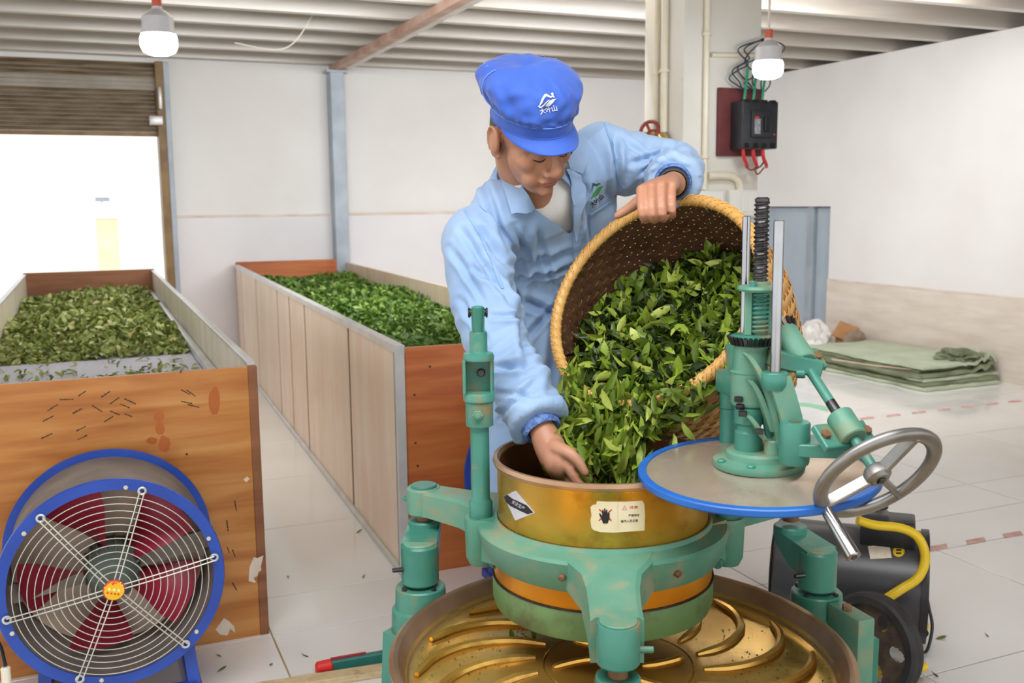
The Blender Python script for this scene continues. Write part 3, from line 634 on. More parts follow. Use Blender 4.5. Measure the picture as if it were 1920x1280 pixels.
# ================================================================== drum fans
M_blue = mat('blue_enamel', S(34, 68, 160), S(44, 82, 178), rough=.35, scale=6); M_blued = mat('dusty_drum_inside', S(112, 104, 98), S(138, 128, 118), rough=.7, scale=8)
M_maroon = mat('maroon_blade', S(140, 28, 50), S(164, 40, 64), rough=.4, scale=6); M_motor = mat('grey_green_motor', S(86, 96, 88), S(108, 116, 106), rough=.6, scale=12)
M_wire = mat('galvanised_wire', S(206, 204, 192), S(220, 218, 206), rough=.35, metal=.3); M_badge = mat('yellow_badge', S(240, 190, 20), rough=.5); M_badger = mat('red_badge_print', S(226, 70, 40), rough=.5); M_badgew = mat('cream_badge_print', S(252, 232, 170), rough=.5)
def drum_fan(c, label, full=True):
    """axis along the hall's depth; c = centre of the front rim."""
    R = .262; L = .33; o = thing('drum_fan', label, 'fan', (c.x, c.y, 0), TH)
    X = xy(1, 0); Zv = Vector((0, 0, 1)); ax = xy(0, 1)                      # ax points away from the camera
    def rim(off, sgn): 
        return [(R-.004, off), (R+.004, off-.004*sgn), (R+.004, off+.03*sgn), (R-.002, off+.03*sgn), (R-.002, off+.008*sgn), (R-.028, off+.006*sgn), (R-.028, off-.002*sgn), (R-.004, off-.002*sgn)]
    g = MB(); g.lathe([(R-.022, 0), (R+.004, 0), (R+.006, .003), (R+.006, .010), (R-.010, .012), (R-.022, .006), (R-.022, 0)], c, ax, 72); g.build('front_rim', M_blue, o)
    g = MB(); g.lathe([(R-.030, L-.012), (R+.008, L-.012), (R+.008, L), (R-.030, L), (R-.030, L-.012)], c, ax, 72); g.build('rear_rim', M_blue, o)
    g = MB(); g.lathe([(R-.012, .006), (R-.012, L-.008), (R-.016, L-.008), (R-.016, .006), (R-.012, .006)], c, ax, 72); g.build('drum', M_blued, o)
    # motor and its bar
    g = MB(); g.lathe([(0, .02), (.035, .02), (.045, .03), (.058, .05), (.062, .08), (.062, .20), (.05, .22), (0, .22)], c, ax, 32)
    for k in range(18):
        a = 2*pi*k/18; g.bar(c+ax*.08+(X*cos(a)+Zv*sin(a))*.063, c+ax*.2+(X*cos(a)+Zv*sin(a))*.063, .004, .012, hint=X*cos(a)+Zv*sin(a))
    g.build('motor', M_motor, o)
    g = MB(); g.bar(c+ax*.16-X*.245-Zv*.045, c+ax*.16+X*.245+Zv*.035, .05, .012, hint=ax); g.build('motor_bracket', mat('dusty_steel_bar', S(140, 130, 120), S(160, 150, 138), rough=.6, scale=12), o)
    # five broad blades
    for k in range(5):
        a0 = radians(38+72*k); g = MB(); vs = []; fs = []; nr, na = 7, 7
        for i in range(nr+1):
            r = lerp(.06, .222, i/nr); wid = lerp(.40, .74, min(1, i/nr*1.5))
            for j in range(na+1):
                t = (j/na-.5); a = a0+t*wid+.10*(i/nr); z_ = .135+t*.10*(1-.25*i/nr)
                vs.append(c+(X*cos(a)+Zv*sin(a))*r+ax*z_)
        m = (nr+1)*(na+1); vs += [p+ax*.004 for p in vs]
        for i in range(nr):
            for j in range(na):
                q = [i*(na+1)+j, i*(na+1)+j+1, (i+1)*(na+1)+j+1, (i+1)*(na+1)+j]; fs.append(q); fs.append([x+m for x in q[::-1]])
        per = [j for j in range(na+1)]+[i*(na+1)+na for i in range(1, nr+1)]+[nr*(na+1)+j for j in range(na-1, -1, -1)]+[i*(na+1) for i in range(nr-1, 0, -1)]
        for p, q in zip(per, per[1:]+per[:1]): fs.append((p, q, q+m, p+m))
        g.add(vs, fs); g.build('blade', M_maroon, o)
    g = MB(); g.lathe([(0, L-.085), (R-.018, L-.085), (R-.018, L-.091), (0, L-.091)], c, ax, 48); g.build('duct_cloth', mat('tan_duct_cloth', S(226, 200, 176), S(236, 214, 192), rough=.8, scale=5), o)
    # front guard
    yy = -.012
    for k in range(12):
        r = .042+k*.0168; bulge = -.020*(1-(r/.24)**2); g = MB()
        g.tube([c+(X*cos(a)+Zv*sin(a))*r+ax*(yy+bulge) for a in np.linspace(0, 2*pi, 72, endpoint=False)], .0012, 6, closed=True); g.build('guard_ring', M_wire, o)
    for k in range(6):
        a = radians(8+60*k+(3 if k % 2 else 0)); d = X*cos(a)+Zv*sin(a); e = X*-sin(a)+Zv*cos(a); g = MB()
        for s in (-1, 1):
            pts = [c+d*r+e*(s*.0055)+ax*(yy-.003-.020*max(0, 1-(r/.24)**2)) for r in np.linspace(.02, .245, 10)]; g.tube(pts, .0017, 6)
        pts = [c+d*(.245+.0085*cos(t))+e*(.0085*sin(t))+ax*(yy+.004) for t in np.linspace(0, 2*pi, 12, endpoint=False)]; g.tube(pts, .003, 6, closed=True)
        g.build('guard_spoke', M_wire, o)
    cb = c+ax*(yy-.028); g = MB(); g.lathe([(0, -.006), (.022, -.006), (.0255, -.003), (.0255, .002), (0, .002)], cb, ax, 32); bd = g.build('badge', M_badger, o)
    g = MB(); g.lathe([(0, -.0075), (.0228, -.0072), (.0228, -.004), (0, -.004)], cb, ax, 32); bf = g.build('badge_face', M_badge, bd)
    if full:
        b = bvh_of(bf); px, py = pix(cb); 
        q = drape([[(px-5, py-12), (px-1, py-16), (px+5, py-15), (px+6, py-10), (px+2, py-13), (px-2, py-8)]], b, .0005, .0004, 6); q.build('badge_mark', M_badger, bd)
        q = drape([blob(px+dx, py+dy, 3, 3, 3, 7, .1) for dx, dy in ((-9, -1), (0, 0), (9, 1))]+[blob(px+18.*cos(t), py+18*sin(t), 1.3, 1.3, 2, 6, 0) for t in np.linspace(-2.9, .2, 10)], b, .0005, .0004, 6); q.build('badge_mark', M_badgew, bd)
        q = drape([blob(px+dx, py+7+dx*.12, 2.3, 2.1, 5, 7, .1) for dx in (-12, -5, 2, 8)], b, .0005, .0004, 6); q.build('badge_mark', M_badger, bd)
    # stand
    for s in (-1, 1):
        for b_, in ((.06,), (L-.06,)):
            g = MB(); zt = c.z-sqrt_(R, .17)-.004; g.bar(c+X*(s*.17)+ax*b_+Zv*(zt-c.z), Vector((c.x, c.y, 0))+X*(s*.185)+ax*(b_+(-.02 if b_ < .1 else .02))+Zv*.0, .03, .03, hint=ax); g.build('leg', M_blue, o)
        g = MB(); g.bar(Vector((c.x, c.y, .015))+X*(s*.185)-ax*.02, Vector((c.x, c.y, .015))+X*(s*.185)+ax*(L+.02), .035, .03, bev=.002); g.build('foot_rail', M_blue, o)
    g = MB(); g.bar(Vector((c.x, c.y, .05))-X*.185+ax*.03, Vector((c.x, c.y, .05))+X*.185+ax*.03, .03, .025, bev=.002); g.build('cross_bar', M_blue, o)
    for k in range(6):
        a = radians(20+60*k); p = c+(X*cos(a)+Zv*sin(a))*(R-.015)+ax*.0; g = MB(); g.cyl(p-ax*.006, p+ax*.002, .006, seg=6); g.build('bolt', M_wire, o)
    return o
def sqrt_(R, x): return math.sqrt(max(1e-6, R*R-x*x))
fan1 = drum_fan(at(213, 1095, 2.35), 'large blue drum fan with wire guard and maroon blades')
fan2 = drum_fan(BM @ Vector((.465, -.45, .37)), 'blue drum fan half hidden behind the green machine and the man', False)

# small things on the floor at the left
o = thing('power_strip', 'cream plastic tube with a black cable at the picture edge', 'cable tube', at(10, 1330, 2.25))
q = at(10, 1250, 2.25); g = MB(); g.cyl((q.x, q.y, 0), q, .011, bev=.003); g.build('tube', mat('cream_plastic', S(238, 230, 206), rough=.4), o)
g = MB(); g.tube(spline([at(10, 1248, 2.25), at(7, 1235, 2.27), at(1, 1212, 2.3), at(-14, 1190, 2.32), at(-40, 1180, 2.33)], 14), .0045, 8); g.build('cable', M_black, o)
o = thing('hand_tool', 'green and red metal bar with a red rubber tip lying behind the tray', 'tool', at(660, 1250, 2.62))
p0, p1 = Vector((at(620, 1254, 2.62).x, 2.62, .018)), Vector((at(800, 1235, 2.70).x, 2.72, .018)); dd = (p1-p0).normalized()
g = MB(); g.bar(p0, p1, .024, .03, bev=.003); g.build('bar', mat('teal_tool_paint', S(40, 112, 104), S(54, 128, 118), rough=.4, scale=20, dirt=S(36, 40, 38), dscale=20), o)
g = MB(); g.bar(p0+Vector((0, .006, .016)), p0+dd*.10+Vector((0, .006, .016)), .008, .006); g.build('red_stripe', mat('red_stripe_paint', S(176, 40, 52), rough=.4), o)
g = MB(); g.cyl(p0-dd*.042, p0+dd*.006, .017, .019, bev=.006); g.build('rubber_tip', mat('red_rubber', S(222, 44, 36), rough=.5), o)
g = MB(); g.bar(Vector((at(478, 1290, 2.5).x, 2.50, .010)), Vector((at(830, 1240, 2.6).x, 2.66, .010)), .05, .02, bev=.003); tag(g.build('wooden_plank', mat('worn_beige_plank', S(196, 172, 128), S(214, 194, 156), rough=.7, scale=9, stretch=(3, 3, 9), dirt=S(110, 84, 50), dscale=14), origin=(-.3, 2.5, 0)), 'thin worn plank on the floor in front of the red tipped bar', 'plank')
# stray leaves on the floor
rng = np.random.default_rng(21); k = 0
for (a, b) in [(540, 1080), (672, 996), (682, 1080), (416, 1253), (410, 1228), (572, 1228), (508, 1244), (665, 1240), (1765, 1195), (1755, 1265), (1700, 1250), (1850, 1190)]:
    d = ray(a, b); p = CC+d*(-CAMH+.004)/d[2]; me = leaf_mesh('fallen_leaf', np.zeros((1, 3)), rot_flat(1, rng, .15), [rng.uniform(.02, .045)], [rng.uniform(.05, .6)], M_leafA, 1.2)
    o = bpy.data.objects.new('fallen_leaf', me); COL.objects.link(o); o.location = p; WM[o.name] = Matrix.Translation(Vector(p)); tag(o, 'small dried leaf lying on the tiled floor', 'leaf', 'stray leaves on the floor')
# ================================================================== tea rolling machine
M_green = mat('teal_machine_enamel', S(56, 126, 110), S(74, 142, 124), rough=.34, scale=7, bump=.06, bscale=70, dirt=S(150, 122, 78), dscale=13, dlo=.55, dhi=.72, drough=.8)
M_green2 = mat('dusty_teal_enamel', S(84, 144, 122), S(114, 162, 138), rough=.42, scale=6, bump=.05, bscale=60, dirt=S(166, 144, 104), dscale=12, dlo=.50, dhi=.72, drough=.8)
M_brass = mat('worn_brass', S(200, 146, 36), S(222, 176, 72), rough=.30, metal=.6, scale=4, stretch=(1, 1, 2), rvar=.08, dirt=S(140, 88, 22), dscale=7, dlo=.52, dhi=.75)
M_brassin = mat('coppery_brass_inside', S(150, 96, 52), S(176, 120, 72), rough=.35, metal=.7, scale=5, rvar=.08)
M_tray = mat('polished_brass_tray', S(210, 160, 66), S(228, 186, 98), rough=.26, metal=.7, scale=3, rvar=.08, dirt=S(150, 100, 46), dscale=6, dlo=.56, dhi=.75)
M_rimc = mat('bare_copper_rim', S(164, 128, 98), S(190, 154, 122), rough=.35, metal=.7, scale=8)
M_orangeb = mat('orange_brass_band', S(216, 132, 16), S(232, 156, 30), rough=.3, metal=.45, scale=8)
M_mossy = mat('mossy_green_skirt', S(92, 128, 74), S(116, 148, 92), rough=.5, scale=6, dirt=S(92, 78, 48), dscale=8, dlo=.5, dhi=.72)
M_lid = mat('brushed_copper_lid', S(206, 186, 164), S(222, 206, 188), rough=.25, metal=.6, scale=4, rvar=.06, dirt=S(172, 136, 96), dscale=5, dlo=.5, dhi=.75)
M_bluerub = mat('blue_rubber_edge', S(32, 98, 186), S(42, 112, 200), rough=.4, scale=10)
M_chrome = mat('bright_steel', S(158, 158, 160), S(176, 176, 178), rough=.2, metal=1., scale=8)
M_cast = mat('cast_steel_wheel', S(140, 139, 136), S(162, 161, 158), rough=.42, metal=.8, scale=20, rvar=.08)
M_darkst = mat('dark_oily_steel', S(58, 56, 58), S(88, 86, 88), rough=.3, metal=.8, scale=20)
M_rust = mat('rusty_steel', S(120, 84, 56), S(150, 116, 82), rough=.6, metal=.3, scale=20)
M_label = mat('aged_cream_label', S(222, 206, 158), S(232, 220, 186), rough=.6, scale=14); M_labelk = mat('black_print', S(28, 26, 28), rough=.6); M_labelr = mat('red_label_print', S(206, 30, 52), rough=.6); M_labelp = mat('pink_label_print', S(222, 150, 150), rough=.6); M_silver = mat('silver_foil_label', S(206, 206, 214), S(226, 226, 232), rough=.35, metal=.2, scale=10)

mc = thing('tea_rolling_machine', 'green and brass tea rolling machine with round ribbed tray and raised lid', 'machine', (.194, 1.755, 0))
BCx, BCy = .175, 1.89; BC = Vector((BCx, BCy, 0)); TC = Vector((.194, 1.755, 0)); Z = Vector((0, 0, 1))
# tray
g = MB(); g.lathe([(0, .441), (.138, .439), (.140, .435), (.143, .439), (.36, .433), (.386, .434), (.396, .441), (.411, .474), (.420, .478), (.427, .472), (.424, .462), (.415, .440), (.37, .425), (0, .425)], TC, seg=128); tray = g.build('tray', M_tray, mc, ang=40)
g = MB(); g.lathe([(.3925, .4385), (.3965, .4418), (.4105, .4740), (.4125, .4765), (.4205, .4795), (.4285, .473), (.4262, .458), (.4165, .437), (.4145, .438)], TC, seg=128); g.build('tray_rim', M_rimc, tray)
g = MB(); g.lathe([(.380, .426), (.372, .40), (.30, .37), (.20, .35), (.16, .345), (0, .345)], TC, seg=64); g.build('tray_underside', M_green, tray)
rp = [(.158, 0), (.21, 4), (.26, 10), (.31, 18), (.352, 28), (.378, 38)]
def rib(pp, name, a0, r, zc):
    g = MB(); P = spline([(TC.x+q*cos(radians(b+a0)), TC.y+q*sin(radians(b+a0)), zc) for q, b in pp], 14); n = len(P)
    g.tube(P, [r*(.55 if i in (0, n-1) else .85 if i in (1, n-2) else 1) for i in range(n)], 8); return g.build(name, M_tray, tray)
r0 = rib(rp, 'rib', -27+16.9, .0088, .4395)
for k in range(1, 16):
    place('rib', r0.data, tray, Matrix.Rotation(radians(22.5*k), 4, 'Z'))
r1 = rib([(.045, 0), (.07, 12), (.10, 22), (.125, 28)], 'centre_rib', 40, .007, .4415)
for k in range(1, 6): place('centre_rib', r1.data, tray, Matrix.Rotation(radians(60*k), 4, 'Z'))
# crumbs of tea on the tray
rng = np.random.default_rng(8); n = 900; rad = .10+.295*rng.uniform(0, 1, n)**.6; an = rng.uniform(0, 2*pi, n); P = np.stack([TC.x+rad*np.cos(an), TC.y+rad*np.sin(an), np.full(n, .4375)], 1)
me = leaf_mesh('tea_crumbs', P, rot_flat(n, rng, .3), rng.uniform(.002, .006, n), rng.uniform(0, .15, n), M_leafA, 2.); stuff('tea_crumbs', me, 'dark tea crumbs scattered over the brass tray', 'tea leaves')

# barrel
g = MB(); g.lathe([(.203, .535), (.207, .535), (.207, .79), (.2125, .796), (.2145, .802), (.2125, .808), (.2075, .808), (.203, .802), (.203, .535)], BC, seg=128); barrel = g.build('barrel', M_brass, mc, ang=50)
g = MB(); g.lathe([(.2032, .80), (.2018, .80), (.2018, .54), (0, .54), (0, .536), (.2032, .536)], BC, seg=96); g.build('barrel_lining', M_brassin, barrel)
g = MB(); g.lathe([(.2065, .792), (.2135, .796), (.2158, .802), (.2135, .8095), (.2070, .8095), (.2022, .803), (.2022, .797)], BC, seg=128); g.build('barrel_rim', M_rimc, barrel)
g = MB(); g.lathe([(.209, .575), (.2155, .575), (.2155, .622), (.209, .622)], BC, seg=96); g.build('brass_band', M_orangeb, mc)
g = MB(); g.lathe([(.208, .515), (.214, .516), (.2185, .530), (.2185, .572), (.2165, .576), (.208, .576)], BC, seg=96); g.build('skirt', M_mossy, mc)
g = MB(); g.lathe([(.2100, .574), (.2195, .573), (.2195, .576), (.2100, .577)], BC, seg=96); g.build('skirt_edge', M_darkst, mc)
# frame ring
g = MB(); g.lathe([(.2085, .690), (.213, .690), (.216, .682), (.243, .676), (.247, .670), (.243, .650), (.234, .625), (.226, .612), (.2085, .612), (.2085, .690)], BC, seg=128); ring = g.build('frame_ring', M_green2, mc, ang=30)
for a in (-112, -62):
    d = Vector((cos(radians(a)), sin(radians(a)), 0)); p = BC+Z*.648+d*.232; g = MB(); g.cyl(p, p+d*.018-Z*.003, .0065, seg=12, bev=.003); g.build('set_screw', M_rust, mc)
# three arms of the frame
endL, endR, endF = Vector((-.197, 2.10, .664)), Vector((.610, 2.10, .640)), Vector((.148, 1.468, .63))
def arm(e, w, h, name='frame_arm'):
    d = (e-BC); d.z = 0; L = d.length; d.normalize(); n = Vector((-d.y, d.x, 0)); g = MB()
    rings = []
    for t, ww, zt, zb in [(.205, .090, .680, .615), (.26, .060, .680, .617), (.31, .042, .682, .622), (L-.03, .033, .684, .628), (L, .033, .684, .628)]:
        p = BC+d*t; rings.append([p+n*ww+Z*zb, p+n*ww+Z*(zt-.006), p+n*(ww-.006)+Z*zt, p-n*(ww-.006)+Z*zt, p-n*ww+Z*(zt-.006), p-n*ww+Z*zb])
    g.loft(rings); c = BC+d*L; g.cyl(c+Z*.626, c+Z*.686, .038, bev=.004); o = g.build(name, M_green2, mc, ang=30)
    g = MB(); g.cyl(c+Z*.684, c+Z*.691, .029, bev=.002); g.build('pin_cap', M_green, o)
    g = MB(); s = c-n*.036*(1 if d.x < 0 else 1)+Z*.652; g.cyl(c+Z*.652+d*.03, c+Z*.652+d*.055, .006, seg=10); g.build('set_screw', M_green, o)
    g = MB(); g.cyl(c+Z*.60, c+Z*.628, .018); g.build('pin', M_rust, o)
    return c
cL, cR = arm(endL, 0, 0), arm(endR, 0, 0)
# front arm, drawn out and dropped, with its bearing boss
g = MB(); d = Vector((-.03, -1, 0)).normalized(); n = Vector((1, -.03, 0)).normalized(); rings = []
for t, ww, zt, zb in [(.200, .085, .684, .625), (.235, .074, .681, .620), (.265, .052, .672, .600), (.300, .045, .660, .575), (.345, .043, .650, .568), (.395, .043, .644, .568)]:
    p = BC+d*t; rings.append([p+n*ww+Z*zb, p+n*ww+Z*(zt-.006), p+n*(ww-.008)+Z*zt, p-n*(ww-.008)+Z*zt, p-n*ww+Z*(zt-.006), p-n*ww+Z*zb])
g.loft(rings); fa = g.build('frame_arm', M_green2, mc, ang=30)
cF = BC+d*.415; g = MB(); g.lathe([(0, .577), (.032, .577), (.0345, .58), (.0345, .643), (.033, .646), (0, .646)], Vector((cF.x, cF.y, 0)), seg=40); g.build('bearing_boss', M_green, fa)
g = MB(); g.cyl(cF+Z*.645, cF+Z*.6495, .030, bev=.002); g.build('pin_cap', M_green2, fa)
g = MB(); g.cyl(cF+Z*.600+n*.03, cF+Z*.600+n*.056, .0055, seg=10); g.build('set_screw', M_green, fa)
g = MB(); g.cyl(cF+Z*.55, cF+Z*.58, .016); g.build('pin', M_rust, fa)
# cranks and pedestals
def crank(c, zt, dx, dy, name='crank'):
    q = c+Vector((dx, dy, 0)); g = MB()
    g.cyl(Vector((c.x, c.y, zt-.028)), Vector((c.x, c.y, zt)), .036, bev=.003)
    D = (q-c); L = D.length; D.normalize(); n = Vector((-D.y, D.x, 0)); rings = []
    for t, ww, a, b in [(-.01, .034, zt-.006, zt-.036), (L*.5, .036, zt-.014, zt-.075), (L+.012, .038, zt-.022, zt-.085)]:
        p = Vector((c.x, c.y, 0))+D*t; rings.append([p+n*ww+Z*b, p+n*ww+Z*a, p-n*ww+Z*a, p-n*ww+Z*b])
    g.loft(rings); g.cyl(Vector((q.x, q.y, zt-.112)), Vector((q.x, q.y, zt-.026)), .040, bev=.004); o = g.build(name, M_green, mc, ang=30)
    g = MB(); g.cyl(Vector((q.x, q.y, zt-.028)), Vector((q.x, q.y, zt-.021)), .035, bev=.002); g.build('dust_cap', M_green2, o)
    g = MB(); s = -1 if c.x < .3 else 1; e = Vector((q.x, q.y, zt-.075)); g.cyl(e+Vector((-.032, -.02, 0)), e+Vector((-.056, -.026, 0)), .005, seg=10); g.build('set_screw', M_darkst, o)
    # pedestal bearing and leg
    z1 = zt-.118; g = MB()
    g.lathe([(0, z1), (.050, z1), (.053, z1-.003), (.055, z1-.045), (.062, z1-.05), (.064, z1-.10), (.058, z1-.11), (0, z1-.11)], Vector((q.x, q.y, 0)), seg=40)
    ped = g.build('pedestal', M_green, mc, ang=35)
    for k in range(4):
        a = radians(45+90*k); p = Vector((q.x+.044*cos(a), q.y+.044*sin(a), z1)); g = MB(); g.cyl(p-Z*.002, p+Z*.006, .006, seg=6, bev=.001); g.build('bolt', M_darkst, ped)
    o_ = (q-TC); o_.z = 0; o_.normalize(); t_ = Vector((-o_.y, o_.x, 0)); rings = []
    for zz, a, b, sh in [(z1-.095, .062, .055, 0), (.26, .062, .055, .01), (.10, .072, .065, .02), (.03, .085, .08, .03), (0, .10, .095, .03)]:
        p = Vector((q.x, q.y, 0))+o_*sh; rings.append([p+t_*a+o_*b+Z*zz, p-t_*a+o_*b+Z*zz, p-t_*a-o_*b+Z*zz, p+t_*a-o_*b+Z*zz])
    g = MB(); g.loft(rings); g.build('leg', M_green, ped)
    return q
crank(cL, .612, -.004, -.085); crank(cR, .590, .036, -.085); crank(cF, .556, .0, -.085)
# side bracket of the right pedestal
g = MB(); q = at(1594, 1178, 1.92); g.box(q-Z*.06, (.042, .10, .20), Matrix.Rotation(radians(20), 3, 'Z'), .006); pb_ = g.build('side_bracket', M_green2, mc); 
g = MB(); g.cyl(q+Z*.04+Vector((-.008, 0, 0)), q+Z*.052+Vector((-.008, 0, 0)), .010, seg=6); g.build('bolt', M_rust, pb_)
g = MB(); q2 = at(1618, 1192, 1.96); g.box(q2-Z*.08, (.022, .08, .18), Matrix.Rotation(radians(20), 3, 'Z'), .004); g.build('side_bracket', M_green, mc)
# central column under the tray and cross base
g = MB(); g.lathe([(0, .36), (.10, .36), (.095, .20), (.12, .06), (.16, .03), (.16, 0), (0, 0)], TC, seg=40); g.build('gear_housing', M_green, mc)
for e in (Vector((-.2, 2.03, 0)), Vector((.645, 2.02, 0)), Vector((.148, 1.39, 0))):
    g = MB(); g.bar(TC+Z*.06, e+Z*.06, .08, .09, bev=.006); g.build('base_beam', M_green, mc)

# lugs and posts
LP, RP = Vector((-.0655, 1.90, 0)), Vector((.4235, 1.885, 0))
def lug(p, s):
    g = MB(); d = (p-BC); d.z = 0; d.normalize(); n = Vector((-d.y, d.x, 0)); rings = []
    for t, ww in [(.200, .062), (.222, .044), (.24, .030)]:
        c = BC+d*t; rings.append([c+n*ww+Z*.60, c+n*ww+Z*.684, c-n*ww+Z*.684, c-n*ww+Z*.60])
    g.loft(rings); g.lathe([(0, .585), (.024, .585), (.031, .60), (.0335, .675), (.032, .682), (0, .682)], p, seg=32); o = g.build('post_lug', M_green2, mc)
    g = MB(); g.cyl(p+Z*.60+Vector((s*.02, -.025, 0)), p+Z*.60+Vector((s*.03, -.045, 0)), .011, seg=8); g.build('clamp_bolt', M_green, o)
lug(LP, 1); lug(RP, -1)
def post_prof(p, prof, name, m=M_green): g = MB(); g.lathe(prof, p, seg=32); return g.build(name, m, mc)
pl = post_prof(LP, [(0, .675), (.0225, .675), (.0235, .68), (.0235, .712), (.0195, .718), (.0185, .72), (.0185, .875), (0, .875)], 'post')
g = MB(); g.lathe([(0, .868), (.0270, .868), (.0270, .914), (.0295, .916), (.031, .918), (.031, .930), (.0285, .934), (0, .934)], LP, seg=32); col = g.build('post_collar', M_green, pl)
e = LP+Vector((-.002, -.027, .893)); g = MB(); g.cyl(e, e+Vector((0, -.006, 0)), .011, seg=6); g.cyl(e, e+Vector((0, -.011, 0)), .006, seg=10); g.build('bolt', M_green2, pl)
# window bracket: back and side plates
g = MB(); c = LP+Z*.966; g.box(c+Vector((0, .022, 0)), (.058, .008, .066), None, .001); g.box(c+Vector((-.0275, 0, 0)), (.006, .05, .066), None, .001); g.box(c+Vector((.0245, .008, 0)), (.005, .034, .066), None, .001); g.build('latch_housing', M_green, pl)
g = MB(); g.cyl(c+Vector((.004, .02, .004)), c+Vector((.004, .008, .004)), .008, seg=12); g.build('latch_pin', M_darkst, pl)
g = MB(); g.lathe([(0, .998), (.030, .998), (.0305, 1.004), (.0285, 1.011), (.0185, 1.014), (.0175, 1.016), (.0175, 1.050), (.016, 1.053), (0, 1.053)], LP, seg=32); g.build('post_head', M_green, pl)
for s in (-1, 1):
    g = MB(); g.bar(LP+Vector((s*.010, 0, 1.05)), LP+Vector((s*.011, 0, 1.10)), .004, .016, hint=(0, 1, 0), bev=.001); g.build('fork_side', M_green, pl)
g = MB(); g.cyl(LP+Vector((-.017, 0, 1.09)), LP+Vector((.017, 0, 1.09)), .0075, seg=16); g.cyl(LP+Vector((-.019, 0, 1.09)), LP+Vector((-.015, 0, 1.09)), .010, seg=8); g.cyl(LP+Vector((.015, 0, 1.09)), LP+Vector((.019, 0, 1.09)), .010, seg=8); g.build('fork_pin', M_darkst, pl)
g = MB(); g.cyl(LP+Vector((0, -.005, 1.05)), LP+Vector((0, -.009, 1.103)), .009, .012, seg=12); g.build('fork_tongue', M_green, pl)
pr = post_prof(RP, [(0, .675), (.0235, .675), (.0245, .68), (.0245, .714), (.020, .72), (.0195, .722), (.0195, .90), (.0215, .902), (.0215, .93), (.0195, .934), (.0195, .985), (.014, .997), (0, .999)], 'post')

# ---- lid and its press
LC = Vector((.436, 1.715, .822)); tl = Matrix.Rotation(radians(-2.0), 3, 'Y') @ Matrix.Rotation(radians(2.5), 3, 'X')
lax = tl @ Vector((0, 0, 1))
g = MB(); g.lathe([(0, .012), (.10, .010), (.17, .004), (.200, .0), (.200, -.006), (.17, -.012), (0, -.014)], LC, lax, 96); lid = g.build('lid', M_lid, mc, ang=50)
g = MB(); g.lathe([(.197, .003), (.2095, .003), (.2115, .001), (.2115, -.008), (.2090, -.011), (.197, -.011), (.197, .003)], LC, lax, 96); g.build('lid_edge', M_bluerub, lid)
AX = Vector((.4345, 1.72, 0))                                 # screw axis
g = MB(); g.lathe([(0, .83), (.079, .83), (.081, .834), (.080, .842), (.058, .846), (.057, .856), (.052, .860), (0, .860)], AX+Vector((.004, -.004, 0)), seg=64); pb = g.build('press_flange', M_green2, mc)
for a in (200, 250, 310, 20): p = AX+Vector((.07*cos(radians(a)), .07*sin(radians(a)), .842)); g = MB(); g.cyl(p, p+Z*.006, .008, seg=6); g.build('bolt', M_green, pb)
g = MB(); g.lathe([(0, .855), (.024, .855), (.025, .862), (.025, .892), (.0215, .896), (.0215, .905), (.026, .909), (.026, .935), (.020, .94), (.019, .952), (.0, .952)], AX+Vector((-.014, .0, 0)), seg=40); g.build('press_neck', M_green, pb)
g = MB(); g.lathe([(0, .935), (.031, .94), (.034, .946), (.034, 1.0), (.036, 1.0), (.030, 1.003), (.030, 1.045), (.033, 1.048), (.0, 1.048)], AX+Vector((-.012, .005, 0)), seg=40); hs = g.build('gear_column', M_green2, pb)
# bevel gear with teeth
G0 = AX+Vector((-.010, .004, 1.048)); g = MB(); g.lathe([(0, 0), (.034, 0), (.041, .014), (.034, .018), (0, .018)], G0, seg=40); gear = g.build('bevel_gear', M_green, pb)
for k in range(30):
    a = 2*pi*k/30; d = Vector((cos(a), sin(a), 0)); g = MB(); g.bar(G0+d*.036+Z*.001, G0+d*.0435+Z*.0155, .0042, .006, hint=(-sin(a), cos(a), 0)); g.build('tooth', M_darkst, gear)
# spring + guide + collar + threaded screw
def helix(g, o, r, z0, z1, turns, w, seg=6, n=18): g.tube([o+Vector((r*cos(2*pi*t*turns), r*sin(2*pi*t*turns), lerp(z0, z1, t))) for t in np.linspace(0, 1, int(turns*n)+1)], w, seg)
S0 = Vector((AX.x, AX.y, 0)); g = MB(); g.cyl(S0+Z*1.062, S0+Z*1.142, .0135); helix(g, S0, .0155, 1.068, 1.140, 9, .0030); g.build('spring', M_green, pb)
g = MB(); g.bar(S0+Vector((-.022, -.008, 1.066)), S0+Vector((-.022, -.008, 1.146)), .012, .008, hint=(0, 1, 0), bev=.001); g.bar(S0+Vector((.022, .010, 1.066)), S0+Vector((.022, .010, 1.146)), .012, .008, hint=(0, 1, 0), bev=.001); g.build('spring_guide', M_green2, pb)
g = MB(); g.lathe([(0, 1.143), (.037, 1.143), (.039, 1.147), (.037, 1.152), (.018, 1.153), (.018, 1.160), (0, 1.160)], S0, seg=40); g.build('collar_plate', M_green2, pb)
g = MB(); p = S0+Vector((-.017, -.02, 1.150)); g.cyl(p, p+Z*.012, .0055, seg=8); g.build('collar_bolt', M_green, pb)
g = MB(); g.cyl(S0+Z*1.15, S0+Z*1.305, .0108); helix(g, S0, .0110, 1.162, 1.296, 17, .0028); g.cyl(S0+Z*1.296, S0+Z*1.304, .0125); g.build('threaded_screw', M_darkst, pb)
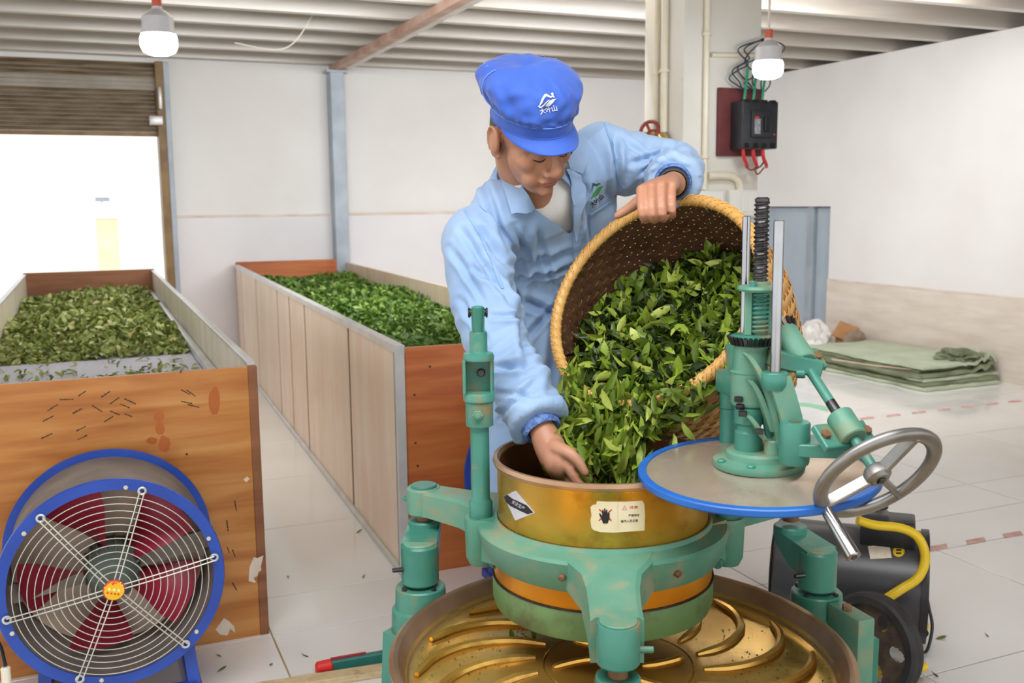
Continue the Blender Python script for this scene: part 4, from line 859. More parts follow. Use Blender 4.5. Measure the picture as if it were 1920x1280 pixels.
# polished rods
RA, RBp = at(1398, 500, 1.79), at(1457, 560, 1.655)
g = MB(); g.cyl(Vector((RA.x, RA.y, 1.05)), Vector((RA.x, RA.y, at(1398, 405, 1.79).z)), .0075, bev=.001); g.build('guide_rod', M_chrome, pb)
zb = at(1455, 697, 1.655).z; g = MB(); g.cyl(Vector((RBp.x, RBp.y, zb-.01)), Vector((RBp.x, RBp.y, at(1459, 413, 1.655).z)), .0089, bev=.001); rod = g.build('guide_rod', M_chrome, pb)
# rod socket and swept arm bracket
g = MB(); q = Vector((RBp.x, RBp.y, 0)); g.lathe([(0, zb-.03), (.019, zb-.03), (.023, zb-.02), (.023, zb-.003), (.021, zb), (0, zb)], q, seg=32); g.build('rod_socket', M_green, pb)
def poly_at(px, Y): 
    P = [at(a, b, Y) for a, b in px]; o = P[0]; return o, [(p.x-o.x, p.z-o.z) for p in P]
o_, pl_ = poly_at([(1437, 706), (1447, 700), (1478, 702), (1488, 735), (1499, 775), (1506, 820), (1506, 862), (1478, 862), (1470, 820), (1458, 775), (1446, 738)], 1.655)
g = MB(); g.prism(pl_, o_, (1, 0, 0), (0, 0, 1), .034); g.build('swept_arm', M_green2, pb)
for pts, Yv in (([(1399, 664), (1409, 676), (1424, 702), (1438, 740), (1450, 785), (1460, 830), (1468, 858)], 1.675), ([(1402, 710), (1412, 722), (1424, 745), (1436, 778), (1444, 805)], 1.69), ([(1402, 778), (1412, 790), (1422, 806), (1430, 820)], 1.69)):
    g = MB(); P = [at(a, b, Yv) for a, b in spline(pts, 16)]
    rings = [[p+Vector((-.0045, -.018, 0)), p+Vector((.0045, -.018, 0)), p+Vector((.0045, .022, 0)), p+Vector((-.0045, .022, 0))] for p in P]; g.loft(rings); g.build('arm_rib', M_green2, pb)
g = MB(); P = [at(a, b, 1.70) for a, b in [(1412, 690), (1440, 700), (1462, 780), (1470, 850), (1440, 850), (1430, 780)]]; o0 = P[0]; g.prism([(p.x-o0.x, p.z-o0.z) for p in P], o0, (1, 0, 0), (0, 0, 1), .014); g.build('arm_web', M_green, pb)
bs = at(1491, 790, 1.63); bt = at(1491, 868, 1.63); g = MB(); g.lathe([(0, 0), (.024, 0), (.0255, .004), (.0255, bs.z-bt.z-.003), (.024, bs.z-bt.z), (.011, bs.z-bt.z), (.010, bs.z-bt.z-.01), (0, bs.z-bt.z-.01)], Vector((bs.x, bs.y, bt.z)), seg=40); g.build('arm_boss', M_green, pb)
g = MB(); g.cyl(Vector((bs.x, bs.y, bs.z-.006)), Vector((bs.x, bs.y, bs.z-.002)), .011); g.build('boss_hole', M_rust, pb)
# small stud and lower boss
c = at(1451, 838, 1.685); g = MB(); g.lathe([(0, -.016), (.0165, -.016), (.0165, .012), (.015, .014), (0, .014)], c, seg=28); g.build('lower_boss', M_green2, pb)
g = MB(); g.cyl(c+Z*.01, c+Z*.04, .003); g.build('stud', M_chrome, pb)
for (a, b, Yv) in [(1381, 748, 1.70), (1389, 775, 1.69), (1384, 762, 1.70), (1420, 808, 1.67)]: c = at(a, b, Yv); g = MB(); g.cyl(c+Vector((-.004, 0, 0)), c+Vector((.010, -.004, 0)), .0055, seg=8); g.build('clamp_bolt', M_darkst, pb)
g = MB(); c = at(1372, 690, 1.86); g.box(c, (.020, .05, .09), None, .006); g.build('post_clamp', M_green, pb)
g = MB(); c = at(1385, 720, 1.80); g.box(c, (.05, .11, .045), Matrix.Rotation(radians(12), 3, 'Z'), .008); g.build('swing_arm', M_green, pb)

# hand-wheel shaft, bearings
P0 = at(1478, 632, 1.745); PW = at(1645, 889, 1.51); sd = (PW-P0).normalized()
def on(t): return P0.lerp(PW, t)
g = MB(); g.cyl(P0-sd*.02, PW+sd*.012, .0085, bev=.001); sh_ = g.build('wheel_shaft', M_green, pb)
g = MB(); g.cyl(on(.50), on(.58), .0088); g.build('bare_shaft', M_darkst, sh_)
def bearing(t0, t1, r, nm):
    a, b = on(t0), on(t1); g = MB(); L = (b-a).length
    g.lathe([(.009, 0), (r-.002, 0), (r, .002), (r, L-.002), (r-.002, L), (.009, L)], a, b-a, 32); o = g.build(nm, M_green2, pb); return o
ub = bearing(-.05, .205, .0225, 'upper_bearing'); lb = bearing(.60, .765, .0225, 'lower_bearing')
up = (Vector((0, 0, 1))-sd*sd.z).normalized(); sx_ = sd.cross(up)
for (t, ln) in ((.14, .045), (.70, .05)):
    c = on(t)-up*.016; g = MB(); g.box(c, (.105 if t < .5 else .10, .014, ln), Matrix((sx_, up, sd)).transposed(), .002); o = g.build('bearing_plate', M_green, pb)
    for s in (-1, 1):
        b = c+sx_*(s*.040); g = MB(); g.cyl(b+up*.006, b+up*.014, .0085, seg=6, bev=.001); g.build('bolt', M_rust, o)
# small bevel pinion at the top
c = on(-.07); g = MB(); g.lathe([(0, -.012), (.019, -.012), (.024, .006), (.012, .010), (0, .010)], c, -sd, 28); pin = g.build('pinion', M_rust, pb)
for k in range(16):
    a = 2*pi*k/16; d = sx_*cos(a)+up*sin(a); g = MB(); g.bar(c+d*.020+sd*.010, c+d*.0265-sd*.006, .0045, .005, hint=d); g.build('tooth', M_darkst, pin)
# horizontal plate carrying lower bearing
g = MB(); a = at(1500, 835, 1.64); b = at(1618, 838, 1.60); g.bar(a, b, .022, .075, hint=(0, 1, 0), bev=.002); g.build('bearing_arm', M_green, pb)
g = MB(); a = at(1440, 668, 1.70); b = at(1535, 690, 1.70); g.bar(a, b, .03, .05, hint=(0, 1, 0), bev=.003); g.build('bearing_arm', M_green, pb)
c = at(1492, 700, 1.68); g = MB(); g.cyl(c, c+Vector((.015, -.005, 0)), .008, seg=12); g.build('clamp_bolt', M_green, pb)
# hand wheel
hw = MB(); x_, y_, z_ = sx_, up, sd; RWh = .1075
pr_ = []
for k in range(12): t = 2*pi*k/12; pr_.append((RWh-.0115+.0125*cos(t), .0095*sin(t)))
pr_.append(pr_[0]); hw.lathe(pr_, PW, sd, 72); wheel = hw.build('hand_wheel', M_cast, pb, ang=60)
g = MB(); g.lathe([(0, -.012), (.017, -.012), (.021, -.006), (.021, .006), (.014, .012), (0, .012)], PW, sd, 28); g.build('wheel_hub', M_cast, wheel)
g = MB(); g.box(PW+sd*.013, (.012, .012, .004), Matrix((x_, y_, z_)).transposed(), .001); g.build('square_nut', M_darkst, wheel)
# spoke directions measured in the wheel plane
for a in (radians(22+0), radians(22+118), radians(22+236)):
    pass
def wheel_dir(px, py):
    d = Vector(ray(px, py)); t = (PW-Vector(CC)).dot(sd)/d.dot(sd); return (Vector(CC)+d*t-PW).normalized()
for (a, b) in ((1712, 820), (1705, 945), (1567, 932)):
    d = wheel_dir(a, b); g = MB(); g.bar(PW+d*.015, PW+d*(RWh-.012), .009, .021, hint=sd, bev=.002); g.build('wheel_spoke', M_cast, wheel)
d = wheel_dir(1562, 936); h0 = PW+d*(RWh-.011); g = MB(); g.cyl(h0-sd*.008, h0+sd*.10, .0092, .0115, bev=.002); g.cyl(h0-sd*.004, h0+sd*.006, .0135, bev=.002); hd = g.build('wheel_handle', M_chrome, wheel)
g = MB(); g.cyl(h0+sd*.099, h0+sd*.1012, .0055); g.build('handle_screw', M_darkst, wheel)

# stickers on the barrel
bv = bvh_of(barrel)
def stick(polys, m, off, nm, parent, th=.0004, step=10.): return drape(polys, bv, off, th, step).build(nm, m, parent, ang=None)
lab = stick([[(1107, 950), (1112, 946), (1118, 945), (1119, 939), (1137, 940), (1172, 940), (1204, 938), (1208, 945), (1209, 965), (1208, 994), (1180, 996), (1150, 998), (1125, 997), (1113, 993), (1109, 989), (1107, 975), (1109, 965)]], M_label, .0009, 'warning_label', barrel, .0006)
Kx = lambda x: 1090+x*140/1920; Ky = lambda y: 930+y*80/1097
cr = [[(445, 335), (475, 325), (785, 610), (755, 635)], [(775, 325), (790, 350), (455, 635), (440, 612)]]
stick([[(Kx(a), Ky(b)) for a, b in q] for q in cr], M_labelr, .0013, 'label_print', lab)
hand_px = [(555, 690), (545, 640), (505, 560), (455, 440), (480, 430), (535, 500), (540, 345), (560, 335), (580, 410), (590, 305), (615, 300), (625, 410), (640, 335), (665, 340), (668, 450), (700, 415), (725, 425), (725, 560), (690, 640), (675, 690)]
stick([[(Kx(a), Ky(b)) for a, b in hand_px]], M_labelk, .0017, 'label_print', lab)
stick([[(Kx(a), Ky(b)) for a, b in q] for q in [[(1100, 235), (1115, 235), (1070, 345), (1045, 345)], [(1100, 235), (1115, 235), (1165, 345), (1145, 345)], [(1050, 345), (1160, 345), (1160, 330), (1055, 330)]]], M_labelp, .0013, 'label_print', lab)
stick(text_polys('注意', Kx(1345), Ky(280), 5.6, -1, 1.5), M_labelr, .0013, 'label_print', lab)
stick(text_polys('严禁伸手', Kx(1350), Ky(492), 5.2, -2, 1.0), M_labelk, .0013, 'label_print', lab)
stick(text_polys('操作人员注意', Kx(1232), Ky(636), 5.4, -3, 1.0), M_labelk, .0013, 'label_print', lab)
stick([[(Kx(930), Ky(170)), (Kx(940), Ky(170)), (Kx(942), Ky(850)), (Kx(932), Ky(850))]], mat('grey_label_rule', S(190, 180, 150), rough=.7), .0011, 'label_print', lab)
Dx = lambda x: 930+x*90/1355; Dy = lambda y: 905+y*85/1280
dl = stick([[(Dx(a), Dy(b)) for a, b in [(235, 375), (565, 215), (1105, 840), (550, 1060)]]], M_silver, .0009, 'diamond_label', barrel, .0006)
stick([[(Dx(a), Dy(b)) for a, b in [(240, 385), (330, 330), (470, 440), (880, 630), (1065, 835), (900, 880), (680, 780), (420, 650), (300, 540)]]], M_labelk, .0013, 'label_band', dl)
stick(text_polys('安全生产', Dx(640), Dy(630), 7.5, 31, .9), M_silver, .0016, 'label_print', dl)
# ================================================================== bamboo basket
def cam_dir(r, d, f): return Vector(CR*r-CU*d+CF*f)
def thing_m(name, label, cat, M):
    o = bpy.data.objects.new(name, None); COL.objects.link(o); o.matrix_world = M; o.empty_display_size = .05; WM[o.name] = M.copy(); return tag(o, label, cat)
M_bam = mat('golden_bamboo', S(196, 146, 78), S(218, 174, 108), rough=.45, scale=14, stretch=(1, 1, 3)); M_bam2 = mat('honey_bamboo', S(182, 126, 60), S(206, 156, 88), rough=.45, scale=10); M_bamr = mat('bamboo_rim', S(206, 150, 74), S(224, 176, 100), rough=.4, scale=12); M_bami = mat('dark_shaded_bamboo_inside', S(84, 56, 36), S(112, 78, 52), rough=.6, scale=14); M_bamd = mat('dark_binding', S(92, 56, 24), S(126, 82, 40), rough=.5, scale=12)  # M_bami: darker inner skin, with the basket's interior shade put into the colour
ra, rb = .724, .69
ex = cam_dir(-.6, .8, 0).normalized(); ez = cam_dir(.8*ra, .6*ra, rb).normalized(); ey = ez.cross(ex).normalized()
BO = at(1222, 560, 2.07); BMt = Matrix((ex, ey, ez)).transposed().to_4x4(); BMt.translation = BO
bk = thing_m('bamboo_basket', 'woven bamboo basket tipped over the barrel, full of tea leaves', 'basket', BMt)
R0 = .243; HBk = .33
def brad(s): return R0+.010*sin(pi*min(1, s/.2))-max(0, s-.14)**1.6*.62
def BL(p): return BMt @ Vector(p)
nst = 76; nrow = 19; pitch = HBk/nrow
for k in range(nrow):
    g = MB(); vs = []; fs = []; n = nst*4
    zc = .008+(k+.5)*pitch
    for i in range(n):
        a = 2*pi*i/n; und = .0026*cos(pi*(a/(2*pi)*nst)+pi*k)
        for (dz, dr) in ((-.49, -.0007), (-.3, .0005), (.3, .0005), (.49, -.0007), (.49, -.0017), (-.49, -.0017)):
            z_ = zc+dz*pitch; r = brad(z_)+und+dr; vs.append(BL((r*cos(a), r*sin(a), z_)))
    for i in range(n):
        j = (i+1) % n
        for q in range(6): fs.append((i*6+q, j*6+q, j*6+(q+1) % 6, i*6+(q+1) % 6))
    g.add(vs, fs); wv = g.build('weaver', [M_bam if k % 3 else M_bam2, M_bami], bk, ang=40)
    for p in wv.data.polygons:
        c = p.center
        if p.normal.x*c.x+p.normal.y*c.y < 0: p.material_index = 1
g = MB(); st = []
for q in np.linspace(.004, HBk, 9): st.append([Vector((brad(q)+dr, dy, q)) for dy, dr in ((-.0062, -.0012), (.0062, -.0012), (.0062, .0), (-.0062, .0))])
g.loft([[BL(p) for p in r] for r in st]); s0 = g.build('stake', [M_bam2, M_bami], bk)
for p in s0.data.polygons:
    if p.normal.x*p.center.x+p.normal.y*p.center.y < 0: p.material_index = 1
for k in range(1, nst): place('stake', s0.data, bk, Matrix.Rotation(2*pi*k/nst, 4, 'Z'))
g = MB(); rb_ = brad(HBk); g.lathe([(0, HBk+.004), (rb_-.004, HBk+.002), (rb_, HBk-.004), (rb_-.003, HBk-.008), (0, HBk-.004)], BO, ez, 72); g.build('base', M_bam2, bk)
# rolled rim and binding
g = MB(); g.tube([BL((R0*cos(a), R0*sin(a), .002)) for a in np.linspace(0, 2*pi, 120, endpoint=False)], .0125, 12, closed=True); g.build('rim', M_bamr, bk)
g = MB(); g.tube([BL((R0-.004+.0148*cos(t), 0, .002+.0145*sin(t)) if False else ((R0+.0113*cos(t))*cos(.16*(t/pi)), (R0+.0113*cos(t))*sin(.16*(t/pi)), .002+.0113*sin(t))) for t in np.linspace(-pi*1.05, pi*.75, 16)], .0013, 5); b0 = g.build('binding', M_bamd, bk)
for k in range(1, 70): place('binding', b0.data, bk, Matrix.Rotation(2*pi*k/70, 4, 'Z'))
g = MB(); g.tube([BL(((R0+.0113*cos(t))*cos(.12*(t/pi)), (R0+.0113*cos(t))*sin(.12*(t/pi)), .002+.0113*sin(t))) for t in np.linspace(-pi*1.05, pi*.75, 16)], 0.0027, 6); b1 = g.build('rim_wrap', M_bam, bk)
for k in range(1, 70): place('rim_wrap', b1.data, bk, Matrix.Rotation(2*pi*(k+.5)/70, 4, 'Z'))

# leaves in the basket
upl = BMt.to_3x3().transposed() @ Vector((0, 0, 1)); rng = np.random.default_rng(31)
low = Vector((-upl.x, -upl.y, 0)).normalized()*(R0-.012)
nv = np.array([.6*upl.x, .6*upl.y, .6*upl.z-.95])
def heap(x, y): return -(nv[0]*(x-low.x)+nv[1]*(y-low.y))/nv[2]+.004
def sample(n, inset=.02):
    P = []
    while len(P) < n:
        r = (R0-inset)*math.sqrt(rng.uniform()); a = rng.uniform(0, 2*pi); x, y = r*cos(a), r*sin(a); z_ = heap(x, y)
        if z_ > .27 or r > brad(max(0, z_))-.02: continue
        P.append((x, y, z_))
    return np.array(P)
n = 2300; P = sample(n); P[:, 2] += rng.uniform(-.012, .045, n); P[:, 2] = np.maximum(P[:, 2], -.012)
pos = np.array([tuple(BL(p)) for p in P]); me = leaf_mesh('basket_leaves', pos, rot_rand(n, rng), rng.uniform(.03, .06, n), np.clip(rng.beta(1.35, 1.9, n), 0, 1), M_leafC, 1.05)
stuff('basket_leaves', me, 'mass of dark and bright tea leaves lying in the tipped basket', 'tea leaves')
LV = []
for k in range(10):
    for tn in (.5, .75, .95):
        v, f_ = LEAVES[k]; me = bpy.data.meshes.new('tea_leaf'); me.from_pydata((v*np.array([1, 1.15, 1])).tolist(), [], f_); a = me.attributes.new('tone', 'FLOAT', 'POINT'); a.data.foreach_set('value', np.full(len(v), tn, dtype=np.float32)); me.materials.append(M_leafC); me.polygons.foreach_set('use_smooth', [True]*len(f_)); LV.append(me)
def one_leaf(p, R, s, label, group, k):
    o = bpy.data.objects.new('tea_leaf', LV[k % 30]); COL.objects.link(o)
    M = Matrix(R.tolist()).to_4x4() @ Matrix.Diagonal((s, s, s, 1)); M.translation = Vector(p); o.matrix_world = M; WM[o.name] = M; tag(o, label, 'leaf', group)
P = sample(150, .03); P[:, 2] -= .010; Rr = rot_rand(150, rng)
for k in range(150): one_leaf(BL(P[k]), Rr[k], rng.uniform(.042, .07), 'bright tea leaf lying loose on top of the heap in the basket', 'loose leaves on top of the basket heap', int(rng.integers(0, 30)))
# leaves pouring from the lip into the barrel
def stream(n, pts, wid, y0, y1, smin, smax, spread):
    pos = []; rots = []; path = spline(pts, 40)
    for i in range(n):
        t = rng.uniform(); q = path[int(t*39)]; w = wid*(.6+.6*t); px, py = q[0]+rng.normal(0, w*.5), q[1]+rng.normal(0, 10); Y = lerp(y0, y1, t)+rng.normal(0, .02)
        p = at(px, py, Y); pos.append(tuple(p)); q2 = path[min(39, int(t*39)+3)]; dr = at(q2[0], q2[1], Y)-at(path[max(0, int(t*39)-3)][0], path[max(0, int(t*39)-3)][1], Y)
        dr = (dr.normalized()+Vector(rng.normal(0, spread, 3))).normalized(); x, y, z_ = frame(dr, rng.normal(size=3)); rots.append(np.array(Matrix((z_, x, y)).transposed()))
    return np.array(pos), np.array(rots), rng.uniform(smin, smax, n)
A = [stream(300, [(1165, 728), (1160, 790), (1150, 850), (1150, 915)], 62, 2.0, 1.90, .04, .075, .35), stream(110, [(1110, 770), (1068, 800), (1056, 845), (1080, 900)], 26, 1.99, 1.88, .04, .07, .3), stream(70, [(1222, 735), (1232, 770), (1222, 815)], 24, 1.99, 1.96, .035, .06, .4), stream(90, [(1075, 690), (1078, 735), (1095, 790)], 24, 2.05, 2.0, .03, .055, .5), stream(60, [(1185, 820), (1200, 870), (1195, 910)], 24, 1.94, 1.9, .035, .06, .4)]
pos = np.concatenate([a[0] for a in A]); rots = np.concatenate([a[1] for a in A]); sz = np.concatenate([a[2] for a in A]); nn = len(pos)
me = leaf_mesh('falling_leaves', pos, rots, sz, np.clip(rng.beta(3.2, 1.5, nn), 0, 1), M_leafC, .8); stuff('falling_leaves', me, 'stream of bright green tea leaves pouring from the basket into the barrel', 'tea leaves')
p2, r2, s2 = stream(60, [(1150, 740), (1140, 800), (1130, 880)], 95, 1.97, 1.87, .04, .065, .6)
for k in range(60): one_leaf(p2[k], r2[k], s2[k], 'single bright tea leaf dropping between basket lip and barrel', 'single leaves dropping into the barrel', int(rng.integers(0, 30)))
n = 900; r = .19*np.sqrt(rng.uniform(0, 1, n)); a = rng.uniform(0, 2*pi, n); pos = np.stack([BCx+r*np.cos(a), BCy+r*np.sin(a), .60+.10*(1-(r/.19)**2)*rng.uniform(.6, 1.1, n)+.02], 1)
me = leaf_mesh('barrel_leaves', pos, rot_flat(n, rng, .6), rng.uniform(.03, .05, n), rng.beta(2, 2, n), M_leafC, 1.1); stuff('barrel_leaves', me, 'tea leaves already lying inside the brass barrel', 'tea leaves')
la = atan2(low.y, low.x); n = 420; aa = la-.22+rng.normal(0, .36, n); P = np.stack([(R0+rng.normal(0, .012, n))*np.cos(aa), (R0+rng.normal(0, .012, n))*np.sin(aa), rng.normal(-.004, .016, n)], 1)
pos = np.array([tuple(BL(p)+Vector((0, 0, -abs(rng.normal(0, .028))))) for p in P]); me = leaf_mesh('spilling_leaves', pos, rot_rand(n, rng), rng.uniform(.035, .06, n), np.clip(rng.beta(2.2, 1.6, n), 0, 1), M_leafC, 1.0); stuff('spilling_leaves', me, 'tea leaves spilling over the lower lip of the basket', 'tea leaves')
# a few leaves on the tray
rng2 = np.random.default_rng(2)
for k, (a, b) in enumerate([(960, 1190), (985, 1195), (1000, 1192), (862, 1130)]):
    d = ray(a, b); p = CC+d*((.447-CAMH)/d[2]); one_leaf(p, rot_flat(1, rng2, .2)[0], .035, 'dark tea leaf lying on the brass tray beside the skirt', 'leaves dropped on the tray', k*3)
# ================================================================== the man
M_skin = mat('tan_skin', S(172, 120, 92), S(190, 138, 110), rough=.45, scale=14, sss=.12, bump=.04, bscale=220)
M_lips = mat('lip_skin', S(168, 108, 88), rough=.4, sss=.1); M_hair = mat('black_hair', S(26, 22, 22), S(44, 38, 36), rough=.5, scale=60)
M_coat = mat('light_blue_coat_cloth', S(138, 168, 206), S(154, 182, 216), rough=.75, scale=4, sheen=.25, bump=.12, bscale=28)
M_coatd = mat('coat_seam_thread', S(138, 172, 210), rough=.8)
M_cap = mat('royal_blue_cap_cloth', S(40, 82, 178), S(54, 98, 194), rough=.7, scale=6, sheen=.25, bump=.15, bscale=40)
M_capl = mat('cap_piping', S(104, 144, 220), rough=.7); M_tee = mat('white_tshirt', S(236, 234, 230), S(226, 224, 222), rough=.85, scale=8, bump=.08, bscale=60)
M_knit = mat('denim_blue_knit', S(64, 96, 158), S(112, 144, 196), rough=.85, scale=120, bump=.4, bscale=160); M_trs = mat('dark_trousers', S(48, 52, 62), S(60, 64, 74), rough=.85, scale=10); M_shoe = mat('black_shoe', S(30, 30, 32), rough=.5)
M_logow = mat('white_embroidery', S(236, 238, 240), rough=.7); M_logog = mat('green_embroidery', S(64, 150, 70), rough=.7); M_logod = mat('dark_green_embroidery', S(44, 84, 72), rough=.7); M_logok = mat('black_embroidery', S(44, 46, 62), rough=.7)

man = thing('person', 'person in light blue work coat and royal blue cap tipping a basket of leaves', 'person', (.10, 2.47, 0))
# head frame
def head_axes(yaw, pitch, roll):
    a, b, r = radians(yaw), radians(pitch), radians(roll)
    f = Vector((sin(a)*cos(b), -cos(a)*cos(b), -sin(b))); u = Vector((sin(a)*sin(b), -cos(a)*sin(b), cos(b))); x = Vector((cos(a), sin(a), 0))
    R = lambda v: Vector((v.x*cos(r)-v.z*sin(r), v.y, v.x*sin(r)+v.z*cos(r)))
    return R(x), R(f), R(u)
hx, hf, hu = head_axes(28, 42, 14); HO = at(996, 248, 2.13); HM = Matrix((hx, hf, hu)).transposed().to_4x4(); HM.translation = HO; HR = HM.to_3x3()
def HL(p): return HM @ Vector(p)
SR, ER, WR = at(895, 455, 2.22), at(936, 648, 2.07), at(1018, 808, 1.91)
SL, EL, WL = at(1128, 300, 2.34), at(1262, 320, 2.35), at(1262, 345, 2.125)
NB = at(990, 345, 2.25)                                     # base of the neck
hip = Vector((.11, 2.49, .90))
def chain(g, pts, rad, seg=18, n=24, noise_amp=0.):
    P = spline([tuple(p)+(r,) for p, r in zip(pts, rad)], n); Q = [Vector(p[:3]) for p in P]; Rr = [max(.002, p[3]) for p in P]
    g.tube(Q, Rr, seg); g.ball(Q[0], Rr[0], u=seg, v=10); g.ball(Q[-1], Rr[-1], u=seg, v=10)
def finger(g, pts, rad): chain(g, pts, rad, 12, 14)
b = MB()
# skull, face, jaw
def hb(c, r, rot=None): b.ball(HL(c), r, HR @ rot if rot is not None else HR, 28, 18)
hb((0, -.012, .028), (.075, .094, .088)); hb((0, .030, -.030), (.064, .062, .078)); hb((0, .052, -.088), (.036, .032, .026)); hb((0, .038, -.070), (.050, .046, .040))
for s in (-1, 1):
    hb((s*.040, .058, -.024), (.024, .024, .026)); hb((s*.028, .080, .020), (.026, .012, .009)); hb((s*.031, .0735, -.002), (.0165, .0145, .0125)); hb((s*.0135, .0965, -.041), (.0085, .0095, .0075)); hb((s*.030, .066, -.062), (.022, .020, .026))
    hb((s*.081, -.011, -.012), (.0095, .022, .035), Matrix.Rotation(-s*.35, 3, 'Z'))
    P = [HL((s*(.085+.004*sin(t)), -.010+.020*cos(t)-.004, -.010+.033*sin(t))) for t in np.linspace(-.6, 4.2, 18)]; b.tube(P, .0042, 8)
    b.ball(HL((s*.080, .004, -.038)), .008, u=12, v=8)
chain(b, [HL((0, .086, .014)), HL((0, .098, -.010)), HL((0, .108, -.030)), HL((0, .104, -.038))], [.008, .0095, .0125, .011], 16, 14)
hb((0, .0915, -.0615), (.026, .010, .0062)); hb((0, .0895, -.0725), (.021, .010, .0068)); hb((0, .082, -.054), (.026, .012, .014)); hb((0, .083, -.094), (.018, .014, .012))
# neck, trunk, arms, legs (under the clothes)
chain(b, [HL((0, -.028, -.035)), HL((0, -.03, -.085)), NB, NB+Vector((.01, .04, -.05))], [.052, .053, .058, .07], 24, 16)
chain(b, [NB+Vector((.01, .04, -.05)), Vector((.09, 2.44, 1.16)), hip], [.055, .08, .10], 24, 16)
chain(b, [SR+Vector((.02, .03, 0)), ER, WR], [.045, .036, .026], 18, 20); chain(b, [SL+Vector((-.03, 0, -.02)), EL, WL], [.045, .036, .027], 18, 20)
FL, FR = Vector((.02, 2.50, .06)), Vector((.21, 2.52, .06))
for ft, s in ((FL, -1), (FR, 1)): chain(b, [hip+Vector((s*.09, 0, 0)), (hip+Vector((s*.09, 0, 0)))*.5+Vector((ft.x, ft.y-.03, ft.z))*.5, ft], [.075, .055, .04], 18, 20); chain(b, [ft+Vector((0, .02, -.02)), ft+Vector((0, -.14, -.03))], [.035, .026], 14, 8)
# left hand closed over the basket rim
kn = [at(1203, 357, 2.03), at(1222, 351, 2.025), at(1241, 348, 2.03), at(1259, 350, 2.04)]
pp = [at(1204, 398, 1.992), at(1223, 398, 1.988), at(1242, 397, 1.994), at(1260, 392, 2.006)]
dd_ = [at(1209, 412, 2.015), at(1226, 412, 2.012), at(1244, 410, 2.016), at(1261, 404, 2.026)]
tt = [at(1213, 410, 2.04), at(1229, 410, 2.036), at(1246, 408, 2.04), at(1262, 402, 2.046)]
for k in range(4): r = [.0096, .0098, .0095, .0088][k]; finger(b, [kn[k].lerp(WL, .25), kn[k], pp[k], dd_[k], tt[k]], [r*1.1, r*1.12, r, r*.92, r*.8])
for k in range(4): chain(b, [WL, WL.lerp(kn[k], .55)+Vector((0, -.002, .004)), kn[k]], [.025, .0165, .0125], 14, 10)
finger(b, [WL+Vector((-.03, -.02, -.008)), at(1205, 372, 2.06), at(1180, 390, 2.07), at(1158, 404, 2.075)], [.016, .0135, .011, .0085])
# right hand reaching into the barrel
HRp = [at(1018, 808, 1.91), at(1030, 835, 1.895), at(1044, 868, 1.875)]
chain(b, HRp, [.027, .031, .030], 18, 12); b.ball(at(1050, 868, 1.87), (.022, .032, .034), None, 18, 12)
kr = [at(1064, 872, 1.845), at(1060, 884, 1.862), at(1050, 890, 1.88), at(1040, 890, 1.895)]
for k in range(4):
    r = [.0102, .0104, .0098, .009][k]; finger(b, [at(1046, 850, 1.88), kr[k], kr[k]+Vector((.018, -.012, -.030)), kr[k]+Vector((.040, -.012, -.048)), kr[k]+Vector((.056, -.006, -.055))], [r*1.3, r*1.1, r, r*.92, r*.8])
finger(b, [at(1040, 838, 1.87), at(1068, 850, 1.84), at(1086, 868, 1.83), at(1097, 886, 1.825)], [.016, .0128, .0105, .0085])
me = remesh(b, .003, 8, .5)
body = link('body', me, [M_skin, M_lips], man, ang=80); me.transform(WM[man.name].inverted())
iv = HM.inverted() @ WM[man.name]
lipi = []
for p in me.polygons:
    c = iv @ p.center
    if abs(c.x) < .023 and c.y > .086 and -.080 < c.z < -.056 and (abs(c.x)/.023)**2+((c.z+.067)/.0115)**2 < 1: p.material_index = 1
# brows, lids, mouth line
for s in (-1, 1):
    P = [HL((s*q, y, z_)) for q, y, z_ in ((.012, .0935, .021), (.022, .0955, .0245), (.036, .091, .0245), (.047, .079, .0175))]; g = MB(); g.tube(spline([tuple(p) for p in P], 12), [.0016, .0026, .003, .003, .003, .003, .0028, .0026, .0024, .002, .0015, .001], 6); g.build('eyebrow', M_hair, body)
    P = [HL((s*q, y, z_)) for q, y, z_ in ((.017, .0855, -.0085), (.025, .0880, -.0105), (.034, .0868, -.0105), (.044, .0795, -.0065))]; g = MB(); g.tube(spline([tuple(p) for p in P], 10), .0013, 5); g.build('eyelashes', M_hair, body)
g = MB(); g.tube(spline([tuple(HL(p)) for p in ((-.022, .0905, -.0655), (-.010, .0985, -.0668), (0, .1002, -.0662), (.010, .0985, -.0668), (.022, .0905, -.0655))], 12), .0011, 5); g.build('mouth_line', M_lips, body)
# hair under the cap
g = MB(); vs = []; fs = []; na, nz = 30, 8
for j in range(nz+1):
    z_ = lerp(-.062, .045, j/nz)
    for i in range(na+1):
        a = lerp(pi*.03, pi*.97, i/na); k = 1-.10*max(0, (.0-z_)/.06)**1.5; front = max(0, -sin(a)) ; zz = max(z_, -.02) if front > .05 else z_
        vs.append(HL((0.0765*cos(a)*k, -.012-.0985*sin(a)*k, zz)))
for j in range(nz):
    for i in range(na): fs.append((j*(na+1)+i, j*(na+1)+i+1, (j+1)*(na+1)+i+1, (j+1)*(na+1)+i))
m_ = len(vs); c_ = HL((0, -.012, 0)); vs += [c_+(p-c_)*.93 for p in vs]; fs += [tuple(i+m_ for i in f_[::-1]) for f_ in fs]
g.add(vs, fs); g.build('hair', M_hair, man)

